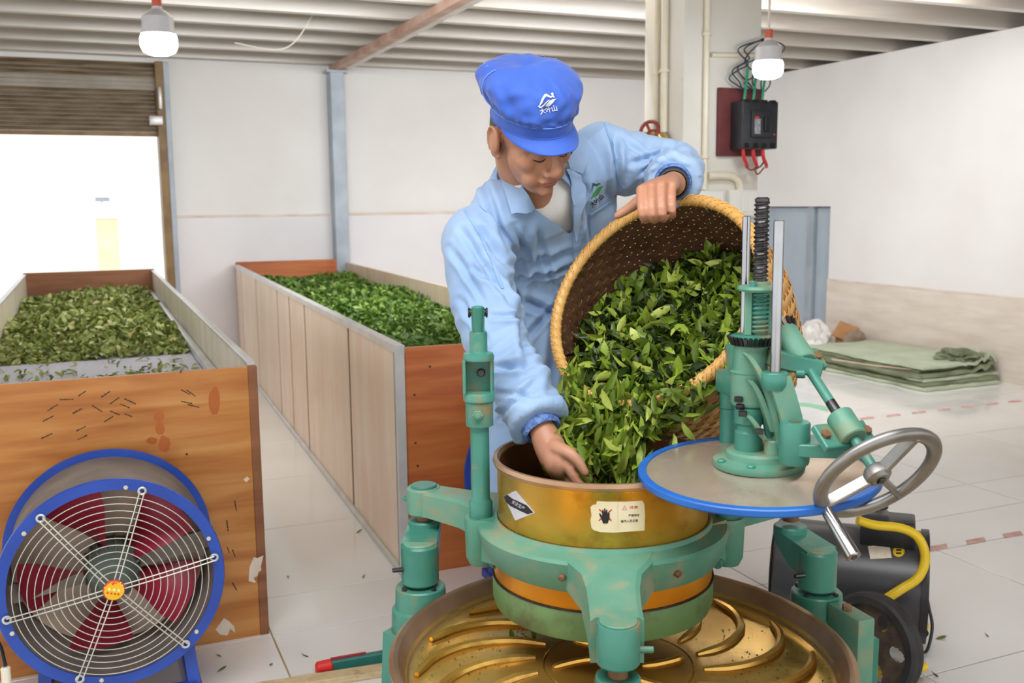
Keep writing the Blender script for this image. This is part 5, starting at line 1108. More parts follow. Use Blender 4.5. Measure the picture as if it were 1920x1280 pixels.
# ---- cap
prof = spline([(.026, .0800, .0965, -.008), (.042, .0812, .0975, -.008), (.058, .0830, .0990, -.010), (.072, .0925, .1060, -.016), (.092, .0985, .1135, -.024), (.114, .0950, .1110, -.028), (.132, .0780, .0930, -.030), (.143, .0480, .0590, -.028), (.147, .0180, .0220, -.026)], 46)
g = MB(); rings = []; na = 120
for (z_, rx, ry, cy) in prof:
    ring = []
    for i in range(na):
        a = 2*pi*i/na; w = max(0, min(1, (z_-.052)/.028)); ca, sa = cos(a), sin(a)
        gath = .0028*sin(a*26+2*sin(a*5))*max(0, 1-abs(z_-.068)/.02)
        nn_ = noise.noise(Vector((ca*2.3, sa*2.3, z_*22)))*.010*w+noise.noise(Vector((ca*5+3, sa*5, z_*50)))*.0065*w
        back = .012*w*max(0, -sa)**2*max(0, 1-abs(z_-.085)/.055)
        k = 1+(gath+nn_+back)/.1; zt = z_+.010*sa*(1-w)-.004*ca*0-.022*max(0, -sa)*w*.8
        ring.append(HL((rx*ca*k, cy+ry*sa*k, zt)))
    rings.append(ring)
inner = [[HO+(p-HO)*.965 for p in rings[0]]]
g.loft([inner[0]]+rings, caps=False); n0 = len(rings)*na+na; top = len(g.v); g.v.append(HL((0, -.026, .1475))); g.f += [(top-na+i, top-na+(i+1) % na, top) for i in range(na)]
cap = g.build('cap', M_cap, man, ang=70)
# band seams
def band(z_, r, nm, m, k=1.006):
    q = min(prof, key=lambda p: abs(p[0]-z_)); g = MB(); g.tube([HL((q[1]*k*cos(a), q[3]+q[2]*k*sin(a), z_+.010*sin(a))) for a in np.linspace(0, 2*pi, 80, endpoint=False)], r, 6, closed=True); g.build(nm, m, cap)
band(.031, .0016, 'band_seam', M_cap); band(.056, .0012, 'band_seam', M_capl, 1.004)
# back piping
for s in (-1, 1):
    P = []
    for (z_, rx, ry, cy) in prof[8:34]:
        a = radians(-90+s*52); w = max(0, min(1, (z_-.052)/.028)); k = 1.035; P.append(HL((rx*cos(a)*k, cy+ry*sin(a)*k, z_-.022*max(0, -sin(a))*w*.8)))
    g = MB(); g.tube(P, .0016, 6); g.build('piping', M_capl, cap)
for s in (-1, 1):
    P = []
    for (z_, rx, ry, cy) in prof[10:36]:
        a = radians(-90+s*74); w = max(0, min(1, (z_-.052)/.028)); k = 1.03; P.append(HL((rx*cos(a)*k, cy+ry*sin(a)*k, z_-.022*max(0, -sin(a))*w*.8)))
    g = MB(); g.tube(P, .0013, 6); g.build('piping', M_capl, cap)
# visor
g = MB(); vs = []; fs = []; na, nr = 40, 8
for lay in (0, 1):
    for i in range(na+1):
        a = radians(lerp(8, 172, i/na)); e = sin((i/na)*pi)**.55; ca, sa = cos(a), sin(a)
        for j in range(nr+1):
            t = j/nr*e; vs.append(HL((.0812*ca*(1+.10*t), -.008+.0975*sa+.036*t*sa**.5, .030+.010*sa-.012*t**1.3-.010*abs(ca)*t-(.0028 if lay else 0))))
m_ = len(vs)//2
for i in range(na):
    for j in range(nr): q = [i*(nr+1)+j, i*(nr+1)+j+1, (i+1)*(nr+1)+j+1, (i+1)*(nr+1)+j]; fs.append(q); fs.append([x+m_ for x in q[::-1]])
for i in range(na): q = [i*(nr+1)+nr, (i+1)*(nr+1)+nr]; fs.append((q[0], q[1], q[1]+m_, q[0]+m_))
g.add(vs, fs); g.build('visor', M_cap, cap, ang=50)

# ---- coat
def ring_pts(c, w, d, wd, dd, n=40, pw=2.4):
    out = []
    for i in range(n):
        a = 2*pi*i/n; ca, sa = cos(a), sin(a); f_ = (abs(ca)**pw+abs(sa)**pw)**(-1/pw); out.append(c+wd*(w*ca*f_)+dd*(d*sa*f_))
    return out
shv = (SL-SR).normalized(); smid = (SL+SR)/2
def coat_mesh(infl, hem=True):
    g = MB(); X0 = Vector((1, 0, 0)); rings = []
    spec = [(Vector((.12, 2.50, .42)), .235, .17, 0), (Vector((.12, 2.50, .70)), .215, .155, 0), (Vector((.11, 2.49, .92)), .20, .145, 0), (Vector((.10, 2.50, 1.06)), .185, .135, .15), (Vector((.088, 2.455, 1.17)), .180, .125, .45), (Vector((.078, 2.385, 1.25)), .182, .115, .8), (smid+Vector((.0, .03, -.005)), .165, .098, 1), (smid+Vector((-.025, .0, .045)), .105, .078, 1), (NB+Vector((0, .01, .018)), .066, .066, .8)]
    if not hem: spec = spec[2:]
    for c, w, d, t in spec:
        wd = X0.lerp(shv, t).normalized(); up_ = Vector((0, -.25*t, 1)).normalized() if t else Vector((0, 0, 1)); dd = wd.cross(up_).normalized(); rings.append((c, w+infl, d+infl, wd, dd))
    n = 40; dense = []
    arr = spline([tuple(c)+(w, d)+tuple(wd)+tuple(dd) for c, w, d, wd, dd in rings], n)
    for q in arr: dense.append(ring_pts(Vector(q[:3]), q[3], q[4], Vector(q[5:8]).normalized(), Vector(q[8:11]).normalized()))
    g.loft(dense); return g
g = coat_mesh(0)
def sleeve(g, pts, rad, endr):
    P = spline([tuple(p)+(r,) for p, r in zip(pts, rad)], 34); Q = [Vector(p[:3]) for p in P]; Rr = [p[3] for p in P]
    ax = (Q[-1]-Q[-3]).normalized(); Q += [Q[-1]-ax*.004, Q[-1]-ax*.03]; Rr += [endr, endr*.92]; g.tube(Q, Rr, 28); g.ball(Q[0], Rr[0], u=24, v=14)
cR0 = ER.lerp(WR, .90); cL0 = EL.lerp(WL, .80)
sleeve(g, [SR, SR.lerp(ER, .5)+Vector((-.008, 0, 0)), ER, ER.lerp(WR, .5), cR0], [.074, .068, .060, .054, .056], .046)
sleeve(g, [SL, SL.lerp(EL, .5)+Vector((0, 0, .004)), EL, EL.lerp(WL, .45), cL0], [.076, .066, .057, .054, .055], .045)
b_ = [smid.lerp(SR, .55)+Vector((0, .01, .012)), smid.lerp(SL, .55)+Vector((0, .01, .012))]
for p in b_: g.ball(p, .082, u=24, v=14)
cm = remesh(g, .0044, 4, .5)
# cloth folds
vs = np.array([v.co[:] for v in cm.vertices]); no = np.array([v.normal[:] for v in cm.vertices])
def segdist(P, a, b_):
    a = np.array(a); b_ = np.array(b_); d = b_-a; t = np.clip(((P-a)@d)/(d@d), 0, 1); return np.linalg.norm(P-(a+t[:, None]*d), axis=1), t
dsp = np.zeros(len(vs)); fd = np.array([noise.noise(Vector((x*7+z_*4, y*6, z_*3.2-x*3))) for x, y, z_ in vs]); fe = np.array([noise.noise(Vector((x*15-z_*9, y*12, z_*10+x*6))) for x, y, z_ in vs])
dsp += .009*(1-2.2*np.abs(fd)**.8)+.0045*(1-2*np.abs(fe)**.8)
for a, c, per, amp in ((SR, ER, 5, .0045), (ER, WR, 6, .0045), (SL, EL, 5, .004), (EL, WL, 4, .004)):
    d, t = segdist(vs, a, c); w = np.clip(1.25-d/.085, 0, 1); ph = np.array([noise.noise(Vector((x*6, y*6, z_*6)))*3.2 for x, y, z_ in vs]); dsp += w*amp*np.sin(t*per*2*pi+ph*1.5)*np.clip(np.sin(t*pi)+.3, 0, 1)
# long drag folds from the right arm-pit and along the chest
for (p, q, s, dep) in (((958, 500), (1075, 470), 9, .010), ((955, 545), (1060, 600), 10, .010), ((962, 520), (990, 700), 10, .009), ((1000, 420), (985, 560), 9, -.008), ((1090, 330), (1110, 470), 8, .006), ((905, 330), (950, 470), 8, .007), ((1150, 260), (1160, 360), 7, .008), ((1045, 600), (1030, 740), 10, .009), ((850, 465), (908, 565), 7, .006), ((868, 432), (936, 548), 7, .007), ((893, 425), (952, 505), 7, .006), ((915, 500), (968, 600), 7, .006), ((922, 688), (1002, 690), 7, .008), ((918, 592), (986, 606), 6, .005), ((938, 785), (1004, 718), 6, .005), ((930, 735), (1010, 745), 6, .004), ((862, 560), (915, 640), 6, .005), ((880, 500), (925, 530), 6, .005), ((1180, 306), (1252, 288), 6, .006), ((1198, 326), (1234, 300), 5, .005), ((1244, 274), (1302, 302), 6, .005), ((1165, 262), (1215, 300), 6, .005), ((975, 520), (1072, 500), 6, .006), ((985, 640), (1050, 560), 7, .007), ((1010, 440), (1040, 540), 6, .005), ((960, 420), (1000, 500), 6, .005)):
    A_ = at(*p, 2.2); B_ = at(*q, 2.2); pa = np.array([pix(v) for v in vs]) if 'PXV' not in globals() else PXV; PXV = pa
    a2 = np.array(p, float); b2 = np.array(q, float); d2 = b2-a2; t = np.clip(((pa-a2)@d2)/(d2@d2), 0, 1); dist = np.linalg.norm(pa-(a2+t[:, None]*d2), axis=1); fr = (no@np.array([0, -1, 0])) > 0
    dep *= 1.5; s *= .8; dsp -= fr*dep*np.exp(-(dist/s)**2)*np.sin(np.clip(t, 0.02, .98)*pi)**.5; dsp += fr*dep*.7*np.exp(-((dist-s*1.9)/s)**2)*np.sin(np.clip(t, .02, .98)*pi)**.5
vs2 = vs+no*dsp[:, None]; cm.vertices.foreach_set('co', vs2.ravel())
# open the neck
VN = [(935, 290), (952, 325), (966, 356), (985, 380), (1012, 398), (1070, 440), (1076, 425), (1070, 385), (1068, 330), (1080, 280), (1040, 230), (960, 230)]
def inside(x, y, poly):
    c = False; n = len(poly)
    for i in range(n):
        (x1, y1), (x2, y2) = poly[i], poly[(i+1) % n]
        if (y1 > y) != (y2 > y) and x < (x2-x1)*(y-y1)/(y2-y1)+x1: c = not c
    return c
bm = bmesh.new(); bm.from_mesh(cm); bm.normal_update()
kill = [f_ for f_ in bm.faces if f_.calc_center_median().z > 1.15 and f_.calc_center_median().y < 2.36 and f_.normal.dot(Vector(CC)-f_.calc_center_median()) > -.3 and inside(*pix(f_.calc_center_median()), VN)]
bmesh.ops.delete(bm, geom=kill, context='FACES')
for _ in range(14):
    be = [e for e in bm.edges if e.is_boundary]; nb = {}
    for e in be:
        a_, c_ = e.verts; nb.setdefault(a_, []).append(c_.co.copy()); nb.setdefault(c_, []).append(a_.co.copy())
    for v_, q_ in nb.items():
        if len(q_) == 2: v_.co = v_.co*.4+(q_[0]+q_[1])*.3
bm.to_mesh(cm); bm.free()
cm.transform(WM[man.name].inverted()); coat = link('coat', cm, M_coat, man, ang=80)
# t-shirt under it
g = coat_mesh(-.014, False); tm = remesh(g, .008, 4, .5); 
bm = bmesh.new(); bm.from_mesh(tm); kl = []
for f_ in bm.faces:
    c_ = f_.calc_center_median(); a_ = pix(c_)
    if c_.z < 1.17 or not (915 < a_[0] < 1110 and a_[1] < 452): kl.append(f_)
bmesh.ops.delete(bm, geom=kl, context='FACES'); bm.to_mesh(tm); bm.free()
tm.transform(WM[man.name].inverted()); tee = link('t_shirt', tm, M_tee, man, ang=80)
P = [NB+Vector((.064*cos(a), .062*sin(a)-.004, .012+.012*sin(a)+.02*cos(a))) for a in np.linspace(0, 2*pi, 48, endpoint=False)]
g = MB(); g.tube(P, .007, 8, closed=True); g.build('neckband', M_tee, tee)
# collar turned down around the neck
nax = (HL((0, -.03, -.06))-NB).normalized(); cx_, cy_, cz_ = frame(nax, (0, 1, 0)); g = MB(); vs = []; fs = []; na = 44
cp = [(.064, -.012), (.066, .014), (.070, .030), (.075, .031), (.086, .014), (.100, -.012), (.104, -.020)]
fwd = Vector((.30, -.95, 0)); fwd = (fwd-nax*fwd.dot(nax)).normalized(); sid = nax.cross(fwd)
for lay in (0, .0035):
    for i in range(na+1):
        a = radians(lerp(42, 318, i/na)); e = min(1, min(i, na-i)/6); dr = fwd*cos(a)+sid*sin(a)
        for r, h in cp: vs.append(NB+Vector((0, .012, .006))+dr*(r-lay+(.012 if r > .08 else 0)*(1-e))+nax*(h-(.012*(1-e) if r > .08 else 0)))
w_ = len(cp); m_ = (na+1)*w_
for i in range(na):
    for j in range(w_-1): q = [i*w_+j, i*w_+j+1, (i+1)*w_+j+1, (i+1)*w_+j]; fs.append(q); fs.append([x+m_ for x in q[::-1]])
per = [j for j in range(w_)]+[i*w_+w_-1 for i in range(1, na+1)]+[na*w_+j for j in range(w_-2, -1, -1)]+[i*w_ for i in range(na-1, 0, -1)]
for p, q in zip(per, per[1:]+per[:1]): fs.append((p, q, q+m_, p+m_))
g.add(vs, fs); g.build('collar_stand', M_coat, coat, ang=60)
# lapels, placket, pocket
bc = bvh_of(coat); 
def patch(polys, off, nm, m=M_coat, th=.0025, parent=None, step=9.): return drape(polys, bc, off, th, step).build(nm, m, parent or coat, ang=50)
patch([[(936, 298), (948, 296), (958, 322), (972, 352), (990, 374), (996, 390), (988, 396), (958, 402), (950, 380), (940, 345), (932, 320)]], .016, 'collar', M_coat, .005)
patch([[(985, 372), (1010, 396), (1040, 415), (1072, 433), (1068, 436), (1018, 432), (1006, 412), (998, 398), (990, 388)]], .014, 'lapel', M_coat, .004)
patch([[(1080, 272), (1092, 288), (1100, 305), (1092, 322), (1075, 318), (1070, 300)]], .016, 'collar', M_coat, .005)
patch([[(1066, 318), (1076, 316), (1088, 324), (1099, 352), (1092, 372), (1083, 420), (1078, 450), (1072, 432), (1070, 390), (1068, 350)]], .014, 'lapel', M_coat, .004)
patch([[(1072, 434), (1080, 440), (1090, 480), (1086, 520), (1078, 520), (1076, 480)]], .004, 'placket')
patch([[(1106, 400), (1145, 378), (1152, 405), (1140, 450), (1108, 462)]], .003, 'pocket')
patch([[(1105, 402), (1143, 376), (1145, 380), (1106, 408)]], .0045, 'pocket_edge', M_coatd)
patch([[(1131, 232), (1134, 231), (1147, 262), (1155, 300), (1163, 340), (1171, 352), (1168, 355), (1159, 342), (1151, 302), (1143, 264)]], .002, 'arm_seam', M_coatd, .0012)
patch([[(870, 395), (874, 393), (902, 440), (925, 490), (945, 540), (941, 541), (921, 492), (898, 442)]], .002, 'arm_seam', M_coatd, .0012)
patch([blob(1081, 447, 4.2, 4.2, 3, 12, 0)], .0062, 'button', mat('pale_blue_button', S(150, 184, 222), rough=.3), .003)
# knit cuffs and the dark inner cuff
for a, c, r, nm, m in ((cR0, WR, .040, 'knit_cuff', M_knit), (cL0, WL, .040, 'knit_cuff', M_knit)):
    d = (WR-ER).normalized() if c is WR else (WL-EL).normalized(); g = MB(); p = a-d*.02; g.lathe([(r+.002, 0), (r, .04), (r-.004, .046), (r-.010, .040), (r-.010, 0)], p, d, 28); g.build(nm, m, coat)
d = (WL-EL).normalized(); g = MB(); g.lathe([(.033, 0), (.0325, .055), (.029, .056), (.029, 0)], cL0-d*.01, d, 24); g.build('dark_inner_cuff', M_black, man)
# trousers, shoes
g = MB()
for ft, s in ((FL, -1), (FR, 1)): chain(g, [hip+Vector((s*.085, 0, .02)), (hip+Vector((s*.09, 0, 0)))*.5+Vector((ft.x, ft.y-.03, ft.z))*.5, ft+Vector((0, 0, .02))], [.105, .085, .065], 22, 20)
tm = remesh(g, .009, 4, .5); tm.transform(WM[man.name].inverted()); link('trousers', tm, M_trs, man, ang=80)
for ft in (FL, FR):
    g = MB(); rings = []
    for t, w, h_, zb_ in ((.075, .022, .05, 0), (.055, .036, .075, 0), (0, .040, .08, 0), (-.06, .045, .062, 0), (-.12, .048, .045, 0), (-.165, .040, .035, 0), (-.185, .018, .022, 0)):
        c = Vector((ft.x, ft.y+t, 0)); rings.append([c+Vector((w*cos(a), 0, max(0, h_*.5+h_*.55*sin(a)))) for a in np.linspace(0, 2*pi, 20, endpoint=False)])
    g.loft(rings); g.build('shoe', M_shoe, man, ang=60)

# ---- embroidered marks
def q_affine(o, ux, uy): return lambda a, b_: (o[0]+ux[0]*a+uy[0]*b_, o[1]+ux[1]*a+uy[1]*b_)
bc2 = bvh_of(cap)
C = lambda x, y: (990+x*70/1280, 160+y*70/1280)
mount = [(335, 740), (400, 650), (470, 460), (560, 320), (620, 300), (690, 340), (760, 385), (820, 375), (800, 320), (780, 280), (820, 255), (865, 290), (850, 340), (900, 420), (880, 430), (835, 395), (770, 430), (690, 400), (620, 375), (560, 440), (480, 600), (410, 690)]
swoosh = [(340, 735), (400, 770), (470, 745), (560, 665), (660, 560), (740, 500), (700, 500), (620, 570), (540, 650), (470, 710), (420, 720)]
leafp = [(590, 705), (640, 640), (740, 530), (850, 480), (980, 460), (900, 510), (850, 590), (770, 680), (680, 715)]
drape([[C(*p) for p in q] for q in (mount, swoosh, leafp)], bc2, .0016, .0012, 6).build('emblem', M_logow, cap, ang=None)
drape(text_polys('大叶山', C(700, 850)[0], C(700, 850)[1], 12.5, -14, .92), bc2, .0016, .0012, 8).build('lettering', M_logow, cap, ang=None)
Dk = lambda x, y: (1080+x*80/1138, 330+y*90/1280)
drape([[Dk(*p) for p in [(440, 180), (520, 205), (560, 210), (600, 180), (660, 205), (600, 215), (545, 265), (490, 240), (455, 270), (425, 380), (415, 380), (430, 260)]]], bc, .0014, .0010, 6).build('emblem', M_logod, coat, ang=None)
drape([[Dk(*p) for p in [(710, 250), (660, 340), (600, 450), (520, 560), (480, 555), (470, 530), (410, 610), (395, 590), (470, 450), (540, 340), (620, 280)]]], bc, .0014, .0010, 6).build('emblem', M_logog, coat, ang=None)
drape(text_polys('大叶山', Dk(565, 655)[0], Dk(565, 655)[1], 10.5, -42, .95), bc, .0014, .0010, 8).build('lettering', M_logok, coat, ang=None)
# ================================================================== drum heater on wheels behind the machine
M_char = mat('charcoal_drum_paint', S(62, 62, 66), S(78, 78, 82), rough=.35, scale=5, spec=.6); M_yel = mat('yellow_tube_paint', S(226, 188, 24), S(238, 202, 40), rough=.35, scale=8); M_rub = mat('black_rubber', S(38, 38, 40), S(56, 55, 55), rough=.6, scale=14); M_rubb = mat('dusty_brown_wheel', S(66, 54, 44), S(92, 76, 62), rough=.75, scale=30); M_blk2 = mat('satin_black_metal', S(30, 30, 33), S(42, 42, 45), rough=.4, scale=6)
ht = thing('drum_heater', 'charcoal drum heater on black wheels with a yellow tube handle behind the machine', 'heater', at(1610, 1250, 2.75).to_2d().to_3d())
HCn = at(1600, 1082, 2.78); hd_ = Vector((.93, -.36, 0)).normalized(); Rh = .155
a_, b_ = HCn-hd_*.22, HCn+hd_*.20
g = MB(); g.lathe([(0, 0), (Rh-.01, 0), (Rh, .006), (Rh, .40), (Rh+.004, .404), (Rh+.004, .418), (Rh-.006, .42), (Rh-.02, .414), (0, .414)], a_, hd_, 64); drum_ = g.build('drum', M_char, ht)
g = MB(); g.lathe([(Rh-.004, .40), (Rh+.006, .40), (Rh+.006, .42), (Rh-.004, .42), (Rh-.004, .40)], a_, hd_, 64); g.build('end_ring', M_blk2, ht)
for k in range(9): g = MB(); g.lathe([(.02+.014*k, -.008), (.023+.014*k, -.008), (.023+.014*k, -.004), (.02+.014*k, -.004), (.02+.014*k, -.008)], a_, hd_, 40); g.build('grille_ring', M_blk2, ht)
nh = Vector((hd_.y, -hd_.x, 0)); nh = nh if nh.y < 0 else -nh
c = at(1664, 992, 2.72); g = MB(); Mx = Matrix((hd_, -nh, Z)).transposed(); g.box(c, (.145, .11, .075), Mx, .006); g.build('control_box', M_blk2, ht)
g = MB(); g.box(at(1640, 965, 2.72), (.075, .06, .02), Mx, .004); kb = g.build('control_top', M_char, ht)
g = MB(); p = at(1650, 952, 2.70); g.cyl(p, p+Z*.012, .022, seg=20); g.build('knob', M_blk2, ht)
bd_ = bvh_of(drum_); drape([[(1627, 1024), (1668, 1021), (1672, 1046), (1632, 1048)]], bd_, .0015, .001, 12).build('paper_label', mat('cream_spec_label', S(226, 212, 188), S(236, 226, 206), rough=.6, scale=60), ht)
drape([blob(1685, 1034, 11, 10, 1, 20, 0)], bd_, .0015, .001, 6).build('round_sticker', M_yel, ht)
drape([[(1680, 1030), (1690, 1030), (1690, 1033), (1680, 1033)], [(1680, 1036), (1690, 1036), (1690, 1039), (1680, 1039)]], bd_, .0022, .0008, 6).build('sticker_mark', M_blk2, ht)
# yellow tube frame
g = MB(); g.tube(spline([tuple(at(x, y, Y)) for x, y, Y in [(1608, 975, 2.60), (1640, 984, 2.60), (1690, 990, 2.60), (1722, 1008, 2.59), (1735, 1045, 2.58), (1722, 1082, 2.57), (1690, 1104, 2.56), (1650, 1130, 2.57), (1615, 1158, 2.60), (1580, 1180, 2.66)]], 44), .0128, 12); g.build('tube_handle', M_yel, ht)
g = MB(); g.tube(spline([tuple(at(x, y, Y)) for x, y, Y in [(1575, 930, 2.9), (1600, 930, 2.86), (1625, 938, 2.82), (1645, 952, 2.76)]], 16), .0125, 12); g.build('tube_handle', M_yel, ht)
g = MB(); p = at(1638, 945, 2.785); q = at(1648, 953, 2.75); g.cyl(p, q, .0155, seg=16); g.build('hose_clamp', M_blk2, ht)
# wheel with holes
def wheel_obj(c, ax, R, holes=True):
    x, y, z_ = frame(ax); g = MB(); g.lathe([(R*.80, -.024), (R*.93, -.024), (R*.985, -.018), (R, -.006), (R*.985, 0), (R, .006), (R*.985, .018), (R*.93, .024), (R*.80, .024), (R*.80, -.024)], c, ax, 64); t = g.build('tyre', M_rub, ht)
    bm = bmesh.new(); N = 90; hn = 5; vs = []
    # web: ring sectors around oval holes
    g = MB(); nA = 160; nR = 30; grid = {}
    for i in range(nA):
        for j in range(nR+1):
            a = 2*pi*i/nA; r = R*lerp(.16, .84, j/nR); grid[i, j] = (a, r)
    def is_hole(a, r):
        k = round(a/(2*pi/hn)); da = a-k*2*pi/hn; return ((da*r)/(R*.155))**2+((r-R*.52)/(R*.20))**2 < 1
    vs = []; idx = {}
    for s in (-1, 1):
        for (i, j), (a, r) in grid.items(): idx[s, i, j] = len(vs); vs.append(c+(x*cos(a)+y*sin(a))*r+z_*(s*.010))
    fs = []; keep = {(i, j): not is_hole(2*pi*(i+.5)/nA, R*lerp(.16, .84, (j+.5)/nR)) for i in range(nA) for j in range(nR)}
    for (i, j), k in keep.items():
        if not k: continue
        i2 = (i+1) % nA; fs.append((idx[1, i, j], idx[1, i2, j], idx[1, i2, j+1], idx[1, i, j+1])); fs.append((idx[-1, i, j], idx[-1, i, j+1], idx[-1, i2, j+1], idx[-1, i2, j]))
        for (ni, nj, e) in (((i-1) % nA, j, ((i, j), (i, j+1))), ((i+1) % nA, j, ((i2, j), (i2, j+1))), (i, j-1, ((i, j), (i2, j))), (i, j+1, ((i, j+1), (i2, j+1)))):
            if 0 <= nj < nR and not keep[ni, nj]: (p, q) = e; fs.append((idx[1, p[0], p[1]], idx[1, q[0], q[1]], idx[-1, q[0], q[1]], idx[-1, p[0], p[1]]))
    g.add(vs, fs); g.build('wheel_web', M_rubb, ht); bm.free()
    g = MB(); g.lathe([(0, -.03), (R*.2, -.03), (R*.22, -.02), (R*.22, .02), (R*.2, .03), (0, .03)], c, ax, 24); g.build('wheel_hub', M_rubb, ht)
wc = at(1637, 1195, 2.46); wc.z = .138; wax = Vector((-.80, -.55, 0.10)).normalized(); wheel_obj(wc, wax, .138)
wc2 = wc+wax*.33; wc2.z = .138; wheel_obj(wc2, wax, .138)
g = MB(); g.cyl(wc-wax*.02, wc2+wax*.02, .012); g.build('axle', M_blk2, ht)
g = MB(); p, q = at(1700, 1258, 2.48), at(1722, 1252, 2.50); g.cyl(p, q, .014, seg=16); g.build('axle_end', M_blk2, ht); g = MB(); g.cyl(q, q+(q-p)*.55, .0125, seg=16); g.build('axle_cap', M_yel, ht)
g = MB(); g.tube([at(1590, 1262, 2.5), at(1700, 1257, 2.49)], .012, 10); g.build('lower_tube', M_yel, ht)
g = MB(); g.tube([b_+nh*.05-Z*.10, wc-wax*.03+Z*.02], .012, 10); g.build('support_leg', M_yel, ht)
g = MB(); g.tube([a_+nh*.05-Z*.12, Vector((a_.x, a_.y-.05, .0))], .012, 10); g.build('support_leg', M_yel, ht)
g = MB(); g.tube([b_-Z*.14, Vector((b_.x, b_.y+.05, .0))], .012, 10); g.build('support_leg', M_blk2, ht)
g = MB(); g.tube(spline([tuple(at(x, y, Y)) for x, y, Y in [(1735, 1105, 2.72), (1742, 1140, 2.70), (1748, 1175, 2.68), (1740, 1215, 2.66), (1730, 1223, 2.65), (1715, 1216, 2.64), (1690, 1200, 2.66)]], 30), .0045, 8); g.build('power_cable', M_blk2, ht)

# ================================================================== tarpaulins and rubbish by the side wall
M_tarp = mat('faded_green_tarpaulin', S(176, 188, 160), S(196, 205, 180), rough=.6, scale=4, bump=.1, bscale=30); M_tarp2 = mat('olive_tarpaulin', S(104, 112, 84), S(140, 148, 116), rough=.6, scale=5, bump=.1, bscale=30); M_pinkl = mat('pink_tarp_line', S(206, 174, 160), rough=.7)
order = ['lowest folded green tarpaulin of the stack by the side wall', 'second lowest folded olive tarpaulin of the stack by the side wall', 'folded green tarpaulin in the lower middle of the stack', 'folded olive tarpaulin in the upper middle of the stack', 'second highest folded green tarpaulin of the stack', 'topmost folded pale green tarpaulin with pink edge lines']
for k in range(6):
    rr = random.Random(40+k); nu, nv_ = 26, 40; z0 = .004+k*.027; g = MB(); vs = []; fs = []
    ua, ub, va, vb = 5.14+rr.uniform(-.03, .06)+.008*k, 5.87-rr.uniform(0, .03), 4.95+rr.uniform(-.01, .07)+.012*k, 6.22-rr.uniform(0, .08)
    for lay in (0, 1):
        for i in range(nu+1):
            for j in range(nv_+1):
                s, t = i/nu, j/nv_; ej = .035*noise.noise(Vector((s*6, t*6, k*3.1))); u_ = lerp(ua, ub, s)+ej*(1 if i in (0, nu) else .3); v_ = lerp(va, vb, t)+.02*noise.noise(Vector((s*5+9, t*4, k*2.7)))
                rum = max(0, (s-.45))*max(0, .55-t)*4; zz = z0+(.0245 if lay else .0)*(1-.25*(i in (0, nu) or j in (0, nv_)))+.004*noise.noise(Vector((s*9, t*14, 1)))*(1 if k else lay)+(.13*rum*abs(noise.noise(Vector((s*7, t*9, 2))))*(k >= 3))
                vs.append(xy(u_, v_, max(.002, zz)))
    m_ = (nu+1)*(nv_+1)
    for i in range(nu):
        for j in range(nv_): q = [i*(nv_+1)+j, i*(nv_+1)+j+1, (i+1)*(nv_+1)+j+1, (i+1)*(nv_+1)+j]; fs.append([x+m_ for x in q]); fs.append(q[::-1])
    per = [j for j in range(nv_+1)]+[i*(nv_+1)+nv_ for i in range(1, nu+1)]+[nu*(nv_+1)+j for j in range(nv_-1, -1, -1)]+[i*(nv_+1) for i in range(nu-1, 0, -1)]
    for p, q in zip(per, per[1:]+per[:1]): fs.append((p, q, q+m_, p+m_))
    g.add(vs, fs); o = g.build('folded_tarpaulin', M_tarp if k in (0, 2, 5) else M_tarp2, origin=xy(5.5, 5.6, z0), ang=50); tag(o, order[k], 'tarpaulin', 'tarpaulins stacked by the side wall')
    if k == 5:
        bt_ = bvh_of(o); drape([[(1560, 672), (1640, 684), (1730, 694), (1732, 696), (1640, 686), (1560, 674)], [(1700, 634), (1780, 645), (1780, 648), (1700, 637)]], bt_, .002, .001, 20).build('pink_line', M_pinkl, o)
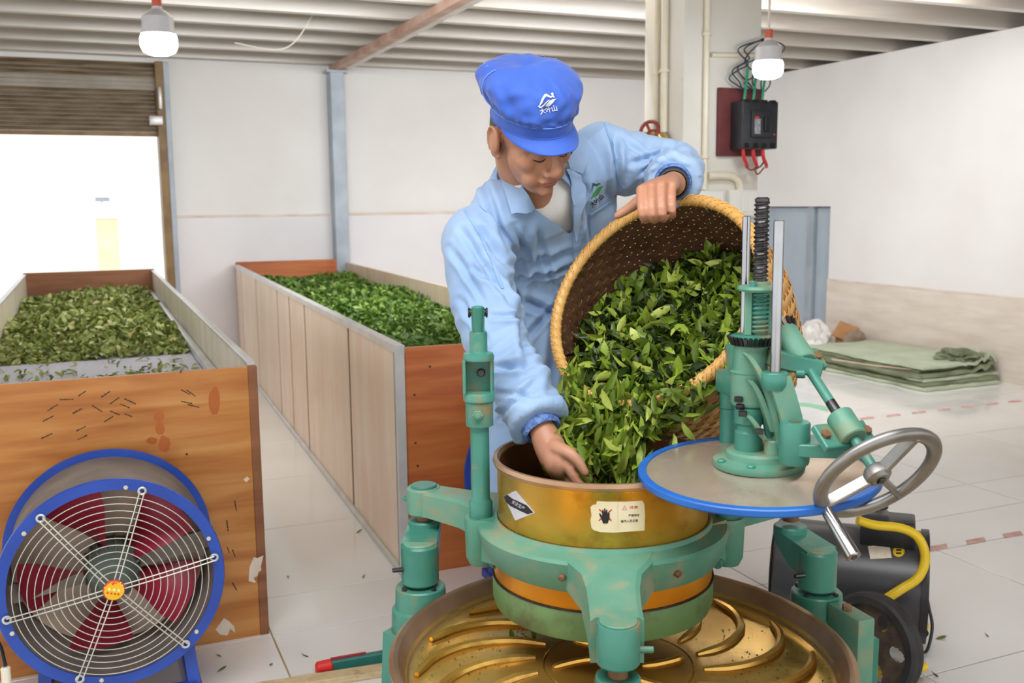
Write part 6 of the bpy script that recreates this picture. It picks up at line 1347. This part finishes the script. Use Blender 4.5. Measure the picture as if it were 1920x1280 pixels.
def crumple(c, r, seed, amp, m, name, label, cat, fl=.003):
    g = MB(); g.ball((0, 0, 0), 1.0, None, 48, 28); vs = []
    for p in g.v:
        n_ = noise.noise(p*1.7+Vector((seed, 0, 0)))*amp+(1-2*abs(noise.noise(p*3.6+Vector((0, seed, 0)))))*amp*.45; q = p*(1+n_); vs.append(c+Vector((q.x*r[0], q.y*r[1], q.z*r[2])))
    zmin = min(p.z for p in vs); g.v = [Vector((p.x, p.y, max(fl, p.z))) for p in vs]; o = g.build(name, m, origin=(c.x, c.y, 0), ang=30); return tag(o, label, cat)
crumple(xy(5.65, 5.14, .185), (.13, .12, .045), 23, .5, M_tarp2, 'rumpled_tarpaulin', 'rumpled olive tarpaulin end on top of the folded stack', 'tarpaulin', .172)
M_plas = mat('white_plastic_bag', S(232, 228, 222), S(240, 238, 234), rough=.4, scale=6)
crumple(xy(5.58, 6.62, .11), (.16, .15, .15), 3, .35, M_plas, 'plastic_bag', 'large crumpled white plastic bag by the grey door', 'bag')
crumple(xy(5.33, 6.42, .06), (.10, .09, .07), 9, .35, mat('grey_white_bag', S(214, 214, 216), S(228, 228, 230), rough=.4, scale=6), 'plastic_bag', 'small greyish plastic bag in front of the larger white bag', 'bag')
g = MB(); c = xy(5.80, 6.46, 0); g.box(Vector((c.x, c.y, .20)), (.17, .012, .15), Matrix.Rotation(TH-.9, 3, 'Z') @ Matrix.Rotation(-.6, 3, 'X') @ Matrix.Rotation(.35, 3, 'Y'), .002); g.box(Vector((c.x+.01, c.y+.03, .085)), (.15, .012, .17), Matrix.Rotation(TH-.9, 3, 'Z') @ Matrix.Rotation(.1, 3, 'X'), .002); tag(g.build('cardboard_piece', mat('brown_cardboard', S(168, 120, 76), S(186, 140, 96), rough=.8, scale=8), origin=(c.x, c.y, 0)), 'brown cardboard flap lying beside the white plastic bags', 'cardboard')
crumple(xy(5.76, 6.30, .11), (.09, .07, .11), 17, .4, mat('taupe_cloth', S(138, 118, 98), S(164, 146, 126), rough=.9, scale=8), 'sacking', 'rumpled brownish sacking behind the tarpaulin stack', 'sack')
